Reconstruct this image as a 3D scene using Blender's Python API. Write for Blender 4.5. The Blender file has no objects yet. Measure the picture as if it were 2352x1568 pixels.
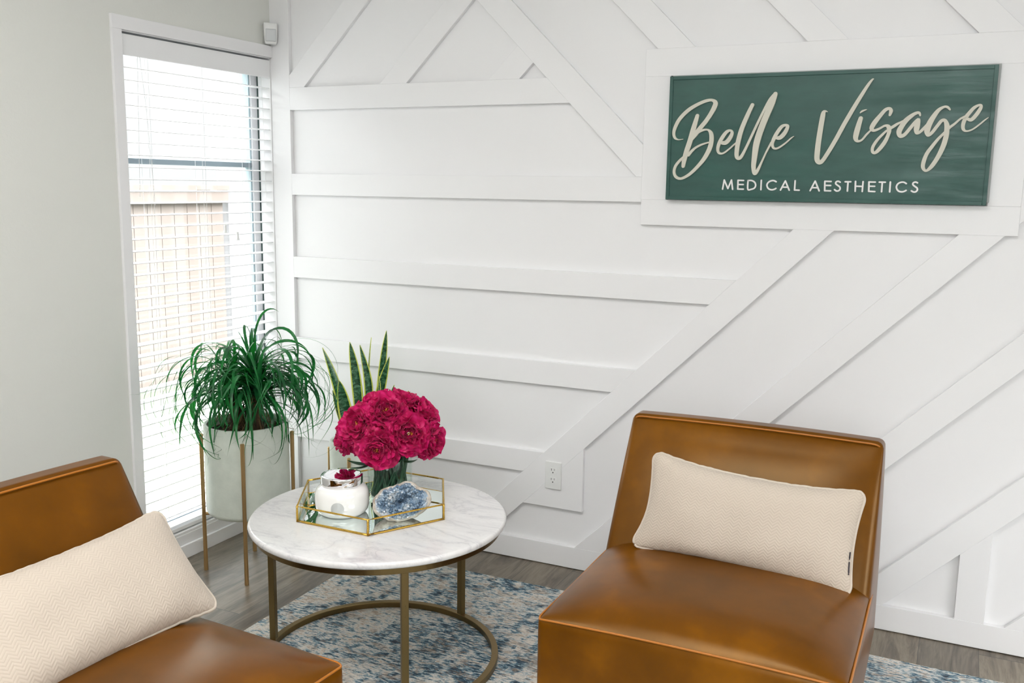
import bpy, bmesh, math, random
from mathutils import Vector, Matrix, Euler, noise

# ------------------------------------------------------------------ camera, sky, daylight, exposure
SC = bpy.context.scene
COL = SC.collection
cam_data = bpy.data.cameras.new('camera')
cam_data.sensor_width = 36.0
cam_data.lens = 2177.39 / 2352.0 * 36.0
cam_data.clip_start = 0.05
cam = bpy.data.objects.new('camera', cam_data)
cam.location = (2.77293, -3.37592, 1.51936)
cam.rotation_euler = (1.40755325, -0.01375933, 0.44453849)
COL.objects.link(cam)
SC.camera = cam

world = bpy.data.worlds.new('daylight_sky')
SC.world = world
world.use_nodes = True
bg = world.node_tree.nodes['Background']
# overcast daylight: hazy pale horizon, much brighter overhead
_nt = world.node_tree
_tc = _nt.nodes.new('ShaderNodeTexCoord')
_sp = _nt.nodes.new('ShaderNodeSeparateXYZ')
_rp = _nt.nodes.new('ShaderNodeValToRGB')
_nt.links.new(_tc.outputs['Generated'], _sp.inputs[0])
_nt.links.new(_sp.outputs['Z'], _rp.inputs[0])
_nt.links.new(_rp.outputs[0], bg.inputs['Color'])
_e = _rp.color_ramp.elements
_e[0].position, _e[0].color = 0.0, (0.058, 0.060, 0.061, 1)
_e[1].position, _e[1].color = 0.62, (1.0, 1.0, 1.0, 1)
_m = _e.new(0.17)
_m.color = (0.064, 0.066, 0.067, 1)
bg.inputs['Strength'].default_value = 13.5
try:
    world.cycles.sampling_method = 'AUTOMATIC'
except Exception:
    pass

SC.view_settings.view_transform = 'Standard'
SC.view_settings.look = 'None'
SC.view_settings.gamma = 1.0
SC.view_settings.use_curve_mapping = False
SC.view_settings.exposure = 0.45

ROOM_X, ROOM_Y, ROOM_Z = 5.6, -6.4, 2.75
# openings of the room: (axis, plane, a0, a1, z0, z1)
WIN_LEFT = (-0.816, 0.0, 0.10, 2.047)
WIN_BACK = (2.4, 3.9, 1.1, 2.45)
WIN_RIGHT = (-3.6, -1.2, 0.85, 2.45)


def portal(name, loc, rot, sx, sy):
    l = bpy.data.lights.new(name, 'AREA')
    l.shape = 'RECTANGLE'
    l.size, l.size_y = sx, sy
    l.cycles.is_portal = True
    o = bpy.data.objects.new(name, l)
    o.location = loc
    o.rotation_euler = rot
    COL.objects.link(o)
    return o


def daylight(name, loc, rot, sx, sy, watts):
    l = bpy.data.lights.new(name, 'AREA')
    l.shape = 'RECTANGLE'
    l.size, l.size_y = sx, sy
    l.energy = watts
    l.color = (0.96, 0.985, 1.0)
    o = bpy.data.objects.new(name, l)
    o.location = loc
    o.rotation_euler = rot
    COL.objects.link(o)


# daylight arriving through the two windows behind the photographer
daylight('window_daylight', (3.15, ROOM_Y - 0.10, 1.775), (math.pi / 2, 0, 0), 1.5, 1.35, 34)
daylight('window_daylight', (ROOM_X + 0.10, -2.4, 1.65), (0, math.pi / 2, 0), 1.6, 2.4, 4)

portal('daylight_portal', (-0.13, -0.408, 1.07), (0, -math.pi / 2, 0), 1.95, 0.82)

# ------------------------------------------------------------------ helpers


def link(name, me, mat=None, parent=None, smooth=False, mats=None):
    if smooth:
        for p in me.polygons:
            p.use_smooth = True
    o = bpy.data.objects.new(name, me)
    if mats:
        for m in mats:
            me.materials.append(m)
    elif mat:
        me.materials.append(mat)
    COL.objects.link(o)
    if parent:
        o.parent = parent
    return o


def obj(name, bm, mat=None, parent=None, smooth=False, mats=None, bevel=0, seg=2, autosmooth=None):
    me = bpy.data.meshes.new(name)
    bmesh.ops.recalc_face_normals(bm, faces=bm.faces[:])
    bm.to_mesh(me)
    bm.free()
    o = link(name, me, mat, parent, smooth, mats)
    if bevel:
        b = o.modifiers.new('bevel', 'BEVEL')
        b.width = bevel
        b.segments = seg
        b.limit_method = 'ANGLE'
        b.angle_limit = math.radians(40)
        b.harden_normals = False
    return o


def tag(o, label, cat, group=None, kind=None):
    o['label'] = label
    o['category'] = cat
    if group:
        o['group'] = group
    if kind:
        o['kind'] = kind
    return o


def thing(name, label, cat, loc=(0, 0, 0), rz=0.0, group=None):
    o = bpy.data.objects.new(name, None)
    o.empty_display_size = 0.05
    o.location = loc
    o.rotation_euler = (0, 0, rz)
    COL.objects.link(o)
    return tag(o, label, cat, group)


def struct(o):
    o['kind'] = 'structure'
    return o


def box(bm, lo, hi):
    x0, y0, z0 = lo
    x1, y1, z1 = hi
    v = [bm.verts.new(p) for p in ((x0, y0, z0), (x1, y0, z0), (x1, y1, z0), (x0, y1, z0),
                                   (x0, y0, z1), (x1, y0, z1), (x1, y1, z1), (x0, y1, z1))]
    for f in ((0, 3, 2, 1), (4, 5, 6, 7), (0, 1, 5, 4), (1, 2, 6, 5), (2, 3, 7, 6), (3, 0, 4, 7)):
        bm.faces.new([v[i] for i in f])
    return v


def boxes(*bs):
    bm = bmesh.new()
    for lo, hi in bs:
        box(bm, lo, hi)
    return bm


def frame_axes(d, up=Vector((0, 0, 1))):
    d = d.normalized()
    if abs(d.dot(up)) > 0.98:
        up = Vector((1, 0, 0))
    a = d.cross(up).normalized()
    b = a.cross(d).normalized()
    return a, b


def tube(bm, pts, r, n=10, closed=False, cap=True):
    """r: a number or one per point"""
    pts = [Vector(p) for p in pts]
    m = len(pts)
    rs = r if isinstance(r, (list, tuple)) else [r] * m
    rings = []
    prev = None
    for i, p in enumerate(pts):
        if closed:
            d = pts[(i + 1) % m] - pts[i - 1]
        else:
            d = pts[min(i + 1, m - 1)] - pts[max(i - 1, 0)]
        d = d.normalized() if d.length > 1e-9 else Vector((0, 0, 1))
        if prev is None:
            a, b = frame_axes(d)
        else:
            a = (prev - d * prev.dot(d))
            a = a.normalized() if a.length > 1e-6 else frame_axes(d)[0]
            b = d.cross(a).normalized()
        prev = a
        rings.append([bm.verts.new(p + (a * math.cos(2 * math.pi * k / n) + b * math.sin(2 * math.pi * k / n)) * rs[i])
                      for k in range(n)])
    for i in range(m if closed else m - 1):
        A, B = rings[i], rings[(i + 1) % m]
        for k in range(n):
            bm.faces.new((A[k], A[(k + 1) % n], B[(k + 1) % n], B[k]))
    if cap and not closed:
        bm.faces.new(rings[0][::-1])
        bm.faces.new(rings[-1])


def lathe(bm, prof, n=64, c=(0, 0, 0), close=False):
    """prof: list of (r, z)"""
    rings = []
    for r, z in prof:
        if r < 1e-6:
            rings.append([bm.verts.new((c[0], c[1], c[2] + z))])
        else:
            rings.append([bm.verts.new((c[0] + r * math.cos(2 * math.pi * k / n), c[1] + r * math.sin(2 * math.pi * k / n), c[2] + z))
                          for k in range(n)])
    m = len(rings)
    for i in range(m if close else m - 1):
        A, B = rings[i], rings[(i + 1) % m]
        for k in range(n):
            k2 = (k + 1) % n
            if len(A) == 1 and len(B) == 1:
                continue
            if len(A) == 1:
                bm.faces.new((A[0], B[k2], B[k]))
            elif len(B) == 1:
                bm.faces.new((A[k], A[k2], B[0]))
            else:
                bm.faces.new((A[k], A[k2], B[k2], B[k]))


def prism(bm, poly, axis, a0, a1):
    """poly of 2D points extruded along axis between a0, a1. axis y: points are (x, z); axis z: (x, y); axis x: (y, z)"""
    def P(p, a):
        return {'y': (p[0], a, p[1]), 'z': (p[0], p[1], a), 'x': (a, p[0], p[1])}[axis]
    A = [bm.verts.new(P(p, a0)) for p in poly]
    B = [bm.verts.new(P(p, a1)) for p in poly]
    n = len(poly)
    bm.faces.new(A)
    bm.faces.new(B[::-1])
    for i in range(n):
        bm.faces.new((A[i], B[i], B[(i + 1) % n], A[(i + 1) % n]))


def spline(pts, per=6):
    """Catmull-Rom through tuples of any width"""
    P = [pts[0]] + list(pts) + [pts[-1]]
    out = []
    for i in range(1, len(P) - 2):
        p0, p1, p2, p3 = P[i - 1], P[i], P[i + 1], P[i + 2]
        for k in range(per):
            t = k / per
            out.append(tuple(0.5 * (2 * b + (c - a) * t + (2 * a - 5 * b + 4 * c - d) * t * t + (3 * b - 3 * c + d - a) * t ** 3)
                             for a, b, c, d in zip(p0, p1, p2, p3)))
    out.append(tuple(pts[-1]))
    return out


def clusters(n, e=1.0):
    """n+1 values in -1..1, denser at the ends"""
    return [math.sin((-0.5 + i / n) * math.pi) * (1 - e) + (-1 + 2 * i / n) * e for i in range(n + 1)]


def rbox(hx, hy, hz, r, n=(24, 24, 12), warp=None):
    """rounded box on a grid; warp(x,y,z, u,v,w) -> (x,y,z)"""
    bm = bmesh.new()
    H = (hx, hy, hz)
    G = [clusters(k, 0.25) for k in n]
    cache = {}

    def vert(i, j, k):
        key = (i, j, k)
        if key in cache:
            return cache[key]
        u, v, w = G[0][i], G[1][j], G[2][k]
        q = (u * hx, v * hy, w * hz)
        rr = r if not isinstance(r, tuple) else None
        inn = [max(-(H[a] - r), min(H[a] - r, q[a])) for a in range(3)]
        d = Vector([q[a] - inn[a] for a in range(3)])
        p = Vector(inn)
        if d.length > 1e-9:
            p = p + d.normalized() * r
        c = (p.x, p.y, p.z)
        if warp:
            c = warp(c[0], c[1], c[2], u, v, w)
        cache[key] = bm.verts.new(c)
        return cache[key]
    nx, ny, nz = n
    for i in range(nx):
        for j in range(ny):
            bm.faces.new((vert(i, j, 0), vert(i, j + 1, 0), vert(i + 1, j + 1, 0), vert(i + 1, j, 0)))
            bm.faces.new((vert(i, j, nz), vert(i + 1, j, nz), vert(i + 1, j + 1, nz), vert(i, j + 1, nz)))
    for i in range(nx):
        for k in range(nz):
            bm.faces.new((vert(i, 0, k), vert(i + 1, 0, k), vert(i + 1, 0, k + 1), vert(i, 0, k + 1)))
            bm.faces.new((vert(i, ny, k), vert(i, ny, k + 1), vert(i + 1, ny, k + 1), vert(i + 1, ny, k)))
    for j in range(ny):
        for k in range(nz):
            bm.faces.new((vert(0, j, k), vert(0, j, k + 1), vert(0, j + 1, k + 1), vert(0, j + 1, k)))
            bm.faces.new((vert(nx, j, k), vert(nx, j + 1, k), vert(nx, j + 1, k + 1), vert(nx, j, k + 1)))
    return bm


# ------------------------------------------------------------------ materials


def srgb(r, g, b):
    f = lambda c: (c / 255 / 12.92) if c / 255 <= 0.04045 else ((c / 255 + 0.055) / 1.055) ** 2.4
    return (f(r), f(g), f(b), 1.0)


class N:
    def __init__(self, name):
        self.m = bpy.data.materials.new(name)
        self.m.use_nodes = True
        self.t = self.m.node_tree
        self.b = self.t.nodes['Principled BSDF']

    def set(self, **k):
        for a, v in k.items():
            self.b.inputs[a.replace('_', ' ')].default_value = v
        return self

    def add(self, typ, ins=None, **props):
        n = self.t.nodes.new(typ)
        for a, v in props.items():
            setattr(n, a, v)
        for a, v in (ins or {}).items():
            if hasattr(v, 'is_linked'):
                self.t.links.new(v, n.inputs[a])
            else:
                n.inputs[a].default_value = v
        return n

    def to(self, sock, name):
        self.t.links.new(sock, self.b.inputs[name])
        return self

    def coords(self, kind='Object', scale=(1, 1, 1), rot=(0, 0, 0), loc=(0, 0, 0)):
        tc = self.add('ShaderNodeTexCoord')
        mp = self.add('ShaderNodeMapping', {'Vector': tc.outputs[kind], 'Scale': scale, 'Rotation': rot, 'Location': loc})
        return mp.outputs['Vector']

    def noise(self, vec, scale, detail=4, rough=0.5, dist=0.0):
        return self.add('ShaderNodeTexNoise', {'Vector': vec, 'Scale': scale, 'Detail': detail, 'Roughness': rough, 'Distortion': dist}).outputs['Fac']

    def ramp(self, fac, stops, interp='LINEAR'):
        n = self.add('ShaderNodeValToRGB', {'Fac': fac})
        cr = n.color_ramp
        cr.interpolation = interp
        while len(cr.elements) < len(stops):
            cr.elements.new(0.5)
        for e, (p, c) in zip(cr.elements, stops):
            e.position = p
            e.color = c if len(c) == 4 else (*c, 1)
        return n.outputs['Color']

    def mix(self, fac, a, b, blend='MIX'):
        n = self.add('ShaderNodeMix', data_type='RGBA', blend_type=blend)
        for i, v in ((0, fac), (6, a), (7, b)):
            if hasattr(v, 'is_linked'):
                self.t.links.new(v, n.inputs[i])
            else:
                n.inputs[i].default_value = v
        return n.outputs[2]

    def math(self, op, a, b=0.0, c=0.0):
        n = self.add('ShaderNodeMath', operation=op)
        for i, v in enumerate((a, b, c)):
            if hasattr(v, 'is_linked'):
                self.t.links.new(v, n.inputs[i])
            else:
                n.inputs[i].default_value = v
        return n.outputs[0]

    def sep(self, vec):
        return self.add('ShaderNodeSeparateXYZ', {'Vector': vec}).outputs

    def bump(self, h, strength=0.3, dist=0.01, normal=None):
        ins = {'Height': h, 'Strength': strength, 'Distance': dist}
        if normal is not None:
            ins['Normal'] = normal
        n = self.add('ShaderNodeBump', ins)
        self.t.links.new(n.outputs['Normal'], self.b.inputs['Normal'])
        return n.outputs['Normal']


def plain(name, col, rough=0.5, metal=0.0, spec=0.5, **k):
    n = N(name)
    n.set(Base_Color=col, Roughness=rough, Metallic=metal)
    n.b.inputs['Specular IOR Level'].default_value = spec
    for a, v in k.items():
        n.b.inputs[a.replace('_', ' ')].default_value = v
    return n.m


M = {}


def mat_wall(name, col, rough, bump_s, scale):
    n = N(name)
    v = n.coords()
    f = n.noise(v, scale, 5, 0.6)
    n.set(Base_Color=col, Roughness=rough)
    n.bump(f, bump_s, 0.002)
    return n.m


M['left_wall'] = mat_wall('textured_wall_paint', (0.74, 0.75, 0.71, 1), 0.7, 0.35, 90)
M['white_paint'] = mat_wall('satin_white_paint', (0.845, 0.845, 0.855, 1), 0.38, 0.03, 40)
M['trim_paint'] = mat_wall('trim_white_paint', (0.845, 0.845, 0.855, 1), 0.34, 0.02, 60)
M['ceiling'] = plain('ceiling_paint', (0.85, 0.85, 0.84, 1), 0.8)
M['blind'] = plain('blind_white_vinyl', (0.86, 0.865, 0.875, 1), 0.35)
M['cord'] = plain('white_cord', (0.80, 0.80, 0.80, 1), 0.7)
M['win_frame'] = plain('blue_grey_window_metal', (0.16, 0.20, 0.23, 1), 0.4)
M['win_bead'] = plain('blue_grey_bead', (0.30, 0.38, 0.42, 1), 0.4)
M['win_stile'] = plain('pale_grey_window_metal', (0.55, 0.55, 0.57, 1), 0.45)
M['gasket'] = plain('dark_gasket', (0.03, 0.06, 0.055, 1), 0.6)
M['white_plastic'] = plain('white_plastic', (0.80, 0.81, 0.80, 1), 0.3)
M['slot'] = plain('dark_slot', (0.02, 0.02, 0.02, 1), 0.5)

n = N('window_glass')
n.t.nodes.remove(n.b)
tr = n.add('ShaderNodeBsdfTransparent', {'Color': (0.97, 0.985, 0.98, 1)})
gl = n.add('ShaderNodeBsdfGlossy', {'Roughness': 0.02})
fr = n.add('ShaderNodeFresnel', {'IOR': 1.45})
ge = n.add('ShaderNodeNewGeometry')
front = n.math('MULTIPLY', fr.outputs[0], n.math('SUBTRACT', 1.0, ge.outputs['Backfacing']))   # thin pane: one reflection, at its front
mx = n.add('ShaderNodeMixShader', {0: front, 1: tr.outputs[0], 2: gl.outputs[0]})
n.t.links.new(mx.outputs[0], n.t.nodes['Material Output'].inputs['Surface'])
M['pane'] = n.m

# floor: grey-brown vinyl planks running along y
n = N('grey_brown_wood_planks')
v = n.coords()
s = n.sep(v)
PW, PL = 0.183, 1.22
col_i = n.math('FLOOR', n.math('DIVIDE', s['X'], PW))
off = n.math('MULTIPLY', n.math('FRACT', n.math('MULTIPLY', col_i, 0.377)), PL)
ypos = n.math('DIVIDE', n.math('ADD', s['Y'], off), PL)
row_i = n.math('FLOOR', ypos)
rnd = n.math('FRACT', n.math('MULTIPLY', n.math('SINE', n.math('ADD', n.math('MULTIPLY', col_i, 12.9), n.math('MULTIPLY', row_i, 78.2))), 437.5))
fx = n.math('FRACT', n.math('DIVIDE', s['X'], PW))
fy = n.math('FRACT', ypos)
gx = n.math('LESS_THAN', n.math('MINIMUM', fx, n.math('SUBTRACT', 1.0, fx)), 0.0045)
gy = n.math('LESS_THAN', n.math('MINIMUM', fy, n.math('SUBTRACT', 1.0, fy)), 0.0012)
groove = n.math('MAXIMUM', gx, gy)
cv = n.add('ShaderNodeCombineXYZ', {'X': n.math('MULTIPLY', s['X'], 9.0), 'Y': n.math('ADD', n.math('MULTIPLY', s['Y'], 1.3), n.math('MULTIPLY', rnd, 31.0)), 'Z': n.math('MULTIPLY', rnd, 9.0)})
g1 = n.noise(cv.outputs[0], 1.6, 8, 0.62, 1.6)
cv2 = n.add('ShaderNodeCombineXYZ', {'X': n.math('MULTIPLY', s['X'], 60.0), 'Y': n.math('MULTIPLY', s['Y'], 4.0), 'Z': rnd})
g2 = n.noise(cv2.outputs[0], 2.0, 6, 0.7, 0.4)
base = n.ramp(g1, [(0.28, srgb(78, 70, 60)), (0.45, srgb(112, 103, 91)), (0.58, srgb(133, 124, 110)), (0.75, srgb(98, 89, 77))])
fine = n.ramp(g2, [(0.3, (0.72, 0.72, 0.72, 1)), (0.65, (1.08, 1.08, 1.08, 1))])
c = n.mix(1.0, base, fine, 'MULTIPLY')
tone = n.ramp(rnd, [(0.0, (0.82, 0.82, 0.83, 1)), (1.0, (1.12, 1.1, 1.06, 1))])
c = n.mix(1.0, c, tone, 'MULTIPLY')
c = n.mix(groove, c, (0.06, 0.054, 0.046, 1))
n.to(c, 'Base Color')
n.set(Roughness=0.36)
n.bump(n.math('ADD', n.math('MULTIPLY', g2, 0.4), n.math('MULTIPLY', groove, -1.0)), 0.25, 0.0012)
M['floor'] = n.m

# rug: distressed blue / cream / taupe woven pattern
n = N('distressed_blue_rug_weave')
v = n.coords()
s = n.sep(v)
warp = n.noise(v, 7, 3, 0.5)
warpc = n.math('MULTIPLY', n.math('SUBTRACT', warp, 0.5), 0.05)
vx = n.math('ADD', s['X'], warpc)
vy = n.math('ADD', s['Y'], n.math('MULTIPLY', warpc, 0.7))
thread = n.add('ShaderNodeCombineXYZ', {'X': n.math('MULTIPLY', s['X'], 34.0), 'Y': n.math('MULTIPLY', s['Y'], 130.0)})
th = n.noise(thread.outputs[0], 1.0, 3, 0.75)
big = n.noise(v, 5.5, 4, 0.6, 0.8)
med = n.noise(n.coords(scale=(1, 2.2, 1)), 24, 5, 0.7, 0.5)
cell = n.add('ShaderNodeCombineXYZ', {'X': n.math('FLOOR', n.math('MULTIPLY', vx, 26.0)), 'Y': n.math('FLOOR', n.math('MULTIPLY', vy, 30.0))})
wn = n.add('ShaderNodeTexWhiteNoise', {'Vector': cell.outputs[0]}, noise_dimensions='2D')
fac = n.math('ADD', n.math('ADD', n.math('MULTIPLY', n.math('ADD', n.math('MULTIPLY', n.math('SUBTRACT', big, 0.5), 2.0), 0.5), 0.45), n.math('MULTIPLY', med, 0.75)),
             n.math('ADD', n.math('MULTIPLY', n.math('SUBTRACT', th, 0.53), 1.15), n.math('MULTIPLY', n.math('SUBTRACT', wn.outputs['Value'], 0.5), 0.13)))
c = n.ramp(fac, [(0.30, srgb(20, 44, 60)), (0.43, srgb(45, 80, 100)), (0.50, srgb(97, 131, 148)), (0.56, srgb(150, 172, 180)),
                 (0.62, srgb(205, 204, 198)), (0.72, srgb(226, 222, 214)), (0.82, srgb(178, 160, 142))])
tan = n.ramp(n.noise(n.coords(scale=(1, 1.8, 1), loc=(3, 5, 0)), 15, 5, 0.75, 0.7), [(0.52, (0, 0, 0, 1)), (0.60, (1, 1, 1, 1))])
tanc = n.ramp(th, [(0.35, srgb(110, 92, 76)), (0.6, srgb(196, 180, 162))])
c = n.mix(n.math('MULTIPLY', tan, 0.72), c, tanc)
# rows of small worn cream squares
sqx = n.math('ABSOLUTE', n.math('SUBTRACT', n.math('FRACT', n.math('MULTIPLY', vx, 15.0)), 0.5))
sqy = n.math('ABSOLUTE', n.math('SUBTRACT', n.math('FRACT', n.math('MULTIPLY', vy, 13.0)), 0.5))
sq = n.math('ADD', n.math('MAXIMUM', sqx, sqy), n.math('MULTIPLY', n.math('SUBTRACT', med, 0.5), 0.55))
sqm = n.ramp(sq, [(0.20, (1, 1, 1, 1)), (0.30, (0, 0, 0, 1))])
zone = n.ramp(n.noise(n.coords(loc=(7, 1, 0)), 2.6, 2, 0.5), [(0.47, (0, 0, 0, 1)), (0.56, (1, 1, 1, 1))])
thc = n.ramp(th, [(0.30, srgb(150, 150, 148)), (0.55, srgb(226, 218, 206))])
c = n.mix(n.math('MULTIPLY', n.math('MULTIPLY', sqm, zone), 0.75), c, thc)
n.to(c, 'Base Color')
n.set(Roughness=0.95)
n.b.inputs['Specular IOR Level'].default_value = 0.1
n.b.inputs['Sheen Weight'].default_value = 0.2
n.bump(n.math('ADD', th, med), 0.9, 0.004)
M['rug'] = n.m
M['rug_edge'] = plain('rug_binding', srgb(150, 165, 168), 0.95)

# leather


def leather(name, a, b, c3):
    n = N(name)
    v = n.coords()
    f = n.noise(v, 3.0, 3, 0.55)
    f2 = n.noise(v, 11, 3, 0.6)
    c = n.ramp(n.math('ADD', n.math('MULTIPLY', f, 0.75), n.math('MULTIPLY', f2, 0.25)), [(0.0, a), (0.5, b), (1.0, c3)])
    n.to(c, 'Base Color')
    n.set(Roughness=0.29)
    n.b.inputs['Specular IOR Level'].default_value = 0.40
    n.b.inputs['Specular Tint'].default_value = (1.0, 0.76, 0.42, 1)
    gr = n.noise(v, 260, 2, 0.6)
    n.bump(gr, 0.035, 0.001)
    return n.m


M['leather'] = leather('cognac_leather', srgb(18, 9, 0), srgb(102, 59, 2), srgb(172, 108, 8))
M['piping'] = plain('amber_leather_piping', srgb(172, 104, 26), 0.35)
M['stitch'] = plain('brown_thread', srgb(130, 60, 30), 0.7)
M['leg_wood'] = plain('warm_brown_wood', srgb(120, 66, 28), 0.35)


def fabric(name, col, dark):
    n = N(name)
    uv = n.add('ShaderNodeTexCoord').outputs['UV']
    s = n.sep(uv)   # metres on the cloth
    P = 0.027
    tri = n.math('ABSOLUTE', n.math('SUBTRACT', n.math('FRACT', n.math('DIVIDE', s['X'], P)), 0.5))
    ph = n.math('ADD', n.math('DIVIDE', s['Y'], 0.0092), n.math('MULTIPLY', tri, 2.6))
    saw = n.math('FRACT', ph)
    rid = n.math('ABSOLUTE', n.math('SUBTRACT', saw, 0.62))
    mod = n.noise(n.coords('UV'), 9, 3, 0.6)
    h = n.math('MULTIPLY', rid, n.math('ADD', 0.55, mod))
    weave = n.noise(n.coords('UV', (1, 1, 1)), 900, 2, 0.5)
    c = n.ramp(h, [(0.0, dark), (0.18, col), (1.0, col)])
    n.to(c, 'Base Color')
    n.set(Roughness=0.9)
    n.b.inputs['Specular IOR Level'].default_value = 0.15
    n.b.inputs['Sheen Weight'].default_value = 0.15
    n.bump(n.math('ADD', h, n.math('MULTIPLY', weave, 0.12)), 0.55, 0.0018)
    return n.m


M['pillow'] = fabric('cream_chevron_matelasse', srgb(197, 185, 171), srgb(185, 173, 158))
M['pillow_edge'] = plain('cream_piping', srgb(200, 189, 175), 0.9)
M['tag'] = plain('charcoal_fabric_tag', srgb(60, 56, 62), 0.9)

# marble
n = N('white_marble')
v = n.coords()
w1 = n.noise(n.coords(scale=(1, 2.4, 1), rot=(0, 0, 0.35)), 3.0, 7, 0.62, 0.7)
vein = n.math('ABSOLUTE', n.math('SUBTRACT', w1, 0.5))
w2 = n.noise(n.coords(scale=(1, 2.6, 1), rot=(0, 0, 0.5)), 9, 8, 0.7, 1.0)
vein2 = n.math('ABSOLUTE', n.math('SUBTRACT', w2, 0.5))
c = n.ramp(vein, [(0.0, srgb(205, 204, 206)), (0.02, srgb(220, 219, 219)), (0.09, srgb(226, 225, 224))])
c2 = n.ramp(vein2, [(0.0, (0.86, 0.86, 0.87, 1)), (0.03, (1, 1, 1, 1))])
c = n.mix(0.6, c, c2, 'MULTIPLY')
n.to(c, 'Base Color')
n.set(Roughness=0.12)
M['marble'] = n.m


def metal(name, col, rough, bump_s=0.0, scale=200):
    n = N(name)
    f = n.noise(n.coords(), scale, 3, 0.6)
    n.set(Base_Color=col, Metallic=1.0)
    n.to(n.ramp(f, [(0.3, (rough * 0.8,) * 3 + (1,)), (0.7, (rough * 1.2,) * 3 + (1,))]), 'Roughness')
    if bump_s:
        n.bump(f, bump_s, 0.001)
    return n.m


M['bronze'] = metal('antique_bronze', srgb(128, 108, 72), 0.34)
M['stand_brass'] = metal('satin_brass', srgb(206, 172, 122), 0.36)
M['tray_brass'] = metal('aged_gold_brass', srgb(206, 168, 78), 0.3, 0.4, 260)
M['chrome'] = metal('polished_chrome', (0.86, 0.85, 0.87, 1), 0.04)
M['mirror'] = plain('mirror_glass', (0.88, 0.92, 0.91, 1), 0.01, 1.0)
M['foil'] = plain('silver_foil_label', (0.62, 0.64, 0.64, 1), 0.45, 0.6)

n = N('clear_glass')
n.set(Base_Color=(0.97, 1.0, 0.985, 1), Roughness=0.0, IOR=1.45)
n.b.inputs['Transmission Weight'].default_value = 1.0
M['glass'] = n.m

n = N('clear_vase_glass')
n.t.nodes.remove(n.b)
lw = n.add('ShaderNodeLayerWeight', {'Blend': 0.35})
tcol = n.ramp(lw.outputs['Facing'], [(0.0, (0.97, 0.99, 0.98, 1)), (0.75, (0.93, 0.97, 0.95, 1)), (1.0, (0.62, 0.70, 0.68, 1))])
tr = n.add('ShaderNodeBsdfTransparent', {'Color': tcol})
gl = n.add('ShaderNodeBsdfGlossy', {'Roughness': 0.01})
fr = n.add('ShaderNodeFresnel', {'IOR': 1.5})
ge = n.add('ShaderNodeNewGeometry')
front = n.math('MULTIPLY', fr.outputs[0], n.math('SUBTRACT', 1.0, ge.outputs['Backfacing']))
mx = n.add('ShaderNodeMixShader', {0: front, 1: tr.outputs[0], 2: gl.outputs[0]})
n.t.links.new(mx.outputs[0], n.t.nodes['Material Output'].inputs['Surface'])
M['vase_glass'] = n.m

n = N('milk_glass')
n.set(Base_Color=(0.88, 0.88, 0.86, 1), Roughness=0.08)
n.b.inputs['Coat Weight'].default_value = 0.6
n.b.inputs['Coat Roughness'].default_value = 0.03
M['milk'] = n.m

n = N('pale_glazed_ceramic')
f = n.noise(n.coords(), 130, 4, 0.6)
f2 = n.noise(n.coords(), 14, 4, 0.6)
n.to(n.ramp(f2, [(0.35, srgb(202, 210, 200)), (0.65, srgb(214, 221, 211))]), 'Base Color')
n.set(Roughness=0.36)
n.bump(f, 0.25, 0.002)
M['ceramic'] = n.m
n = N('potting_soil')
f = n.noise(n.coords(), 80, 5, 0.7)
n.to(n.ramp(f, [(0.35, srgb(16, 13, 11)), (0.7, srgb(52, 42, 34))]), 'Base Color')
n.set(Roughness=0.95)
n.bump(f, 1.0, 0.01)
M['soil'] = n.m
n = N('brown_bark')
f = n.noise(n.coords(scale=(1, 1, 0.3)), 60, 6, 0.7)
n.to(n.ramp(f, [(0.3, srgb(44, 32, 22)), (0.55, srgb(86, 66, 46)), (0.75, srgb(128, 104, 76))]), 'Base Color')
n.set(Roughness=0.9)
n.bump(f, 0.9, 0.01)
M['bark'] = n.m
M['straw'] = plain('dry_leaf_straw', srgb(120, 100, 64), 0.8)


def leafmat(name, a, b, rough=0.35, trans=0.25, uvdark=False):
    n = N(name)
    f = n.noise(n.coords(), 9, 4, 0.6)
    c = n.ramp(f, [(0.35, a), (0.65, b)])
    n.to(c, 'Base Color')
    n.set(Roughness=rough)
    n.b.inputs['Specular IOR Level'].default_value = 0.5
    tl = n.add('ShaderNodeBsdfTranslucent')
    n.t.links.new(n.mix(1.0, c, (0.9, 1.6, 0.6, 1), 'MULTIPLY'), tl.inputs['Color'])
    mx = n.add('ShaderNodeMixShader', {0: trans, 1: n.b.outputs[0], 2: tl.outputs[0]})
    n.t.links.new(mx.outputs[0], n.t.nodes['Material Output'].inputs['Surface'])
    return n.m


M['palm_leaf'] = leafmat('glossy_green_strap_leaf', srgb(8, 66, 38), srgb(40, 132, 66), 0.34, 0.3)
M['green_leaf'] = leafmat('dark_green_leaf', srgb(20, 62, 40), srgb(40, 92, 60), 0.4, 0.2)
M['stem'] = leafmat('green_stem', srgb(20, 66, 46), srgb(58, 108, 78), 0.4, 0.2)

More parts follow.
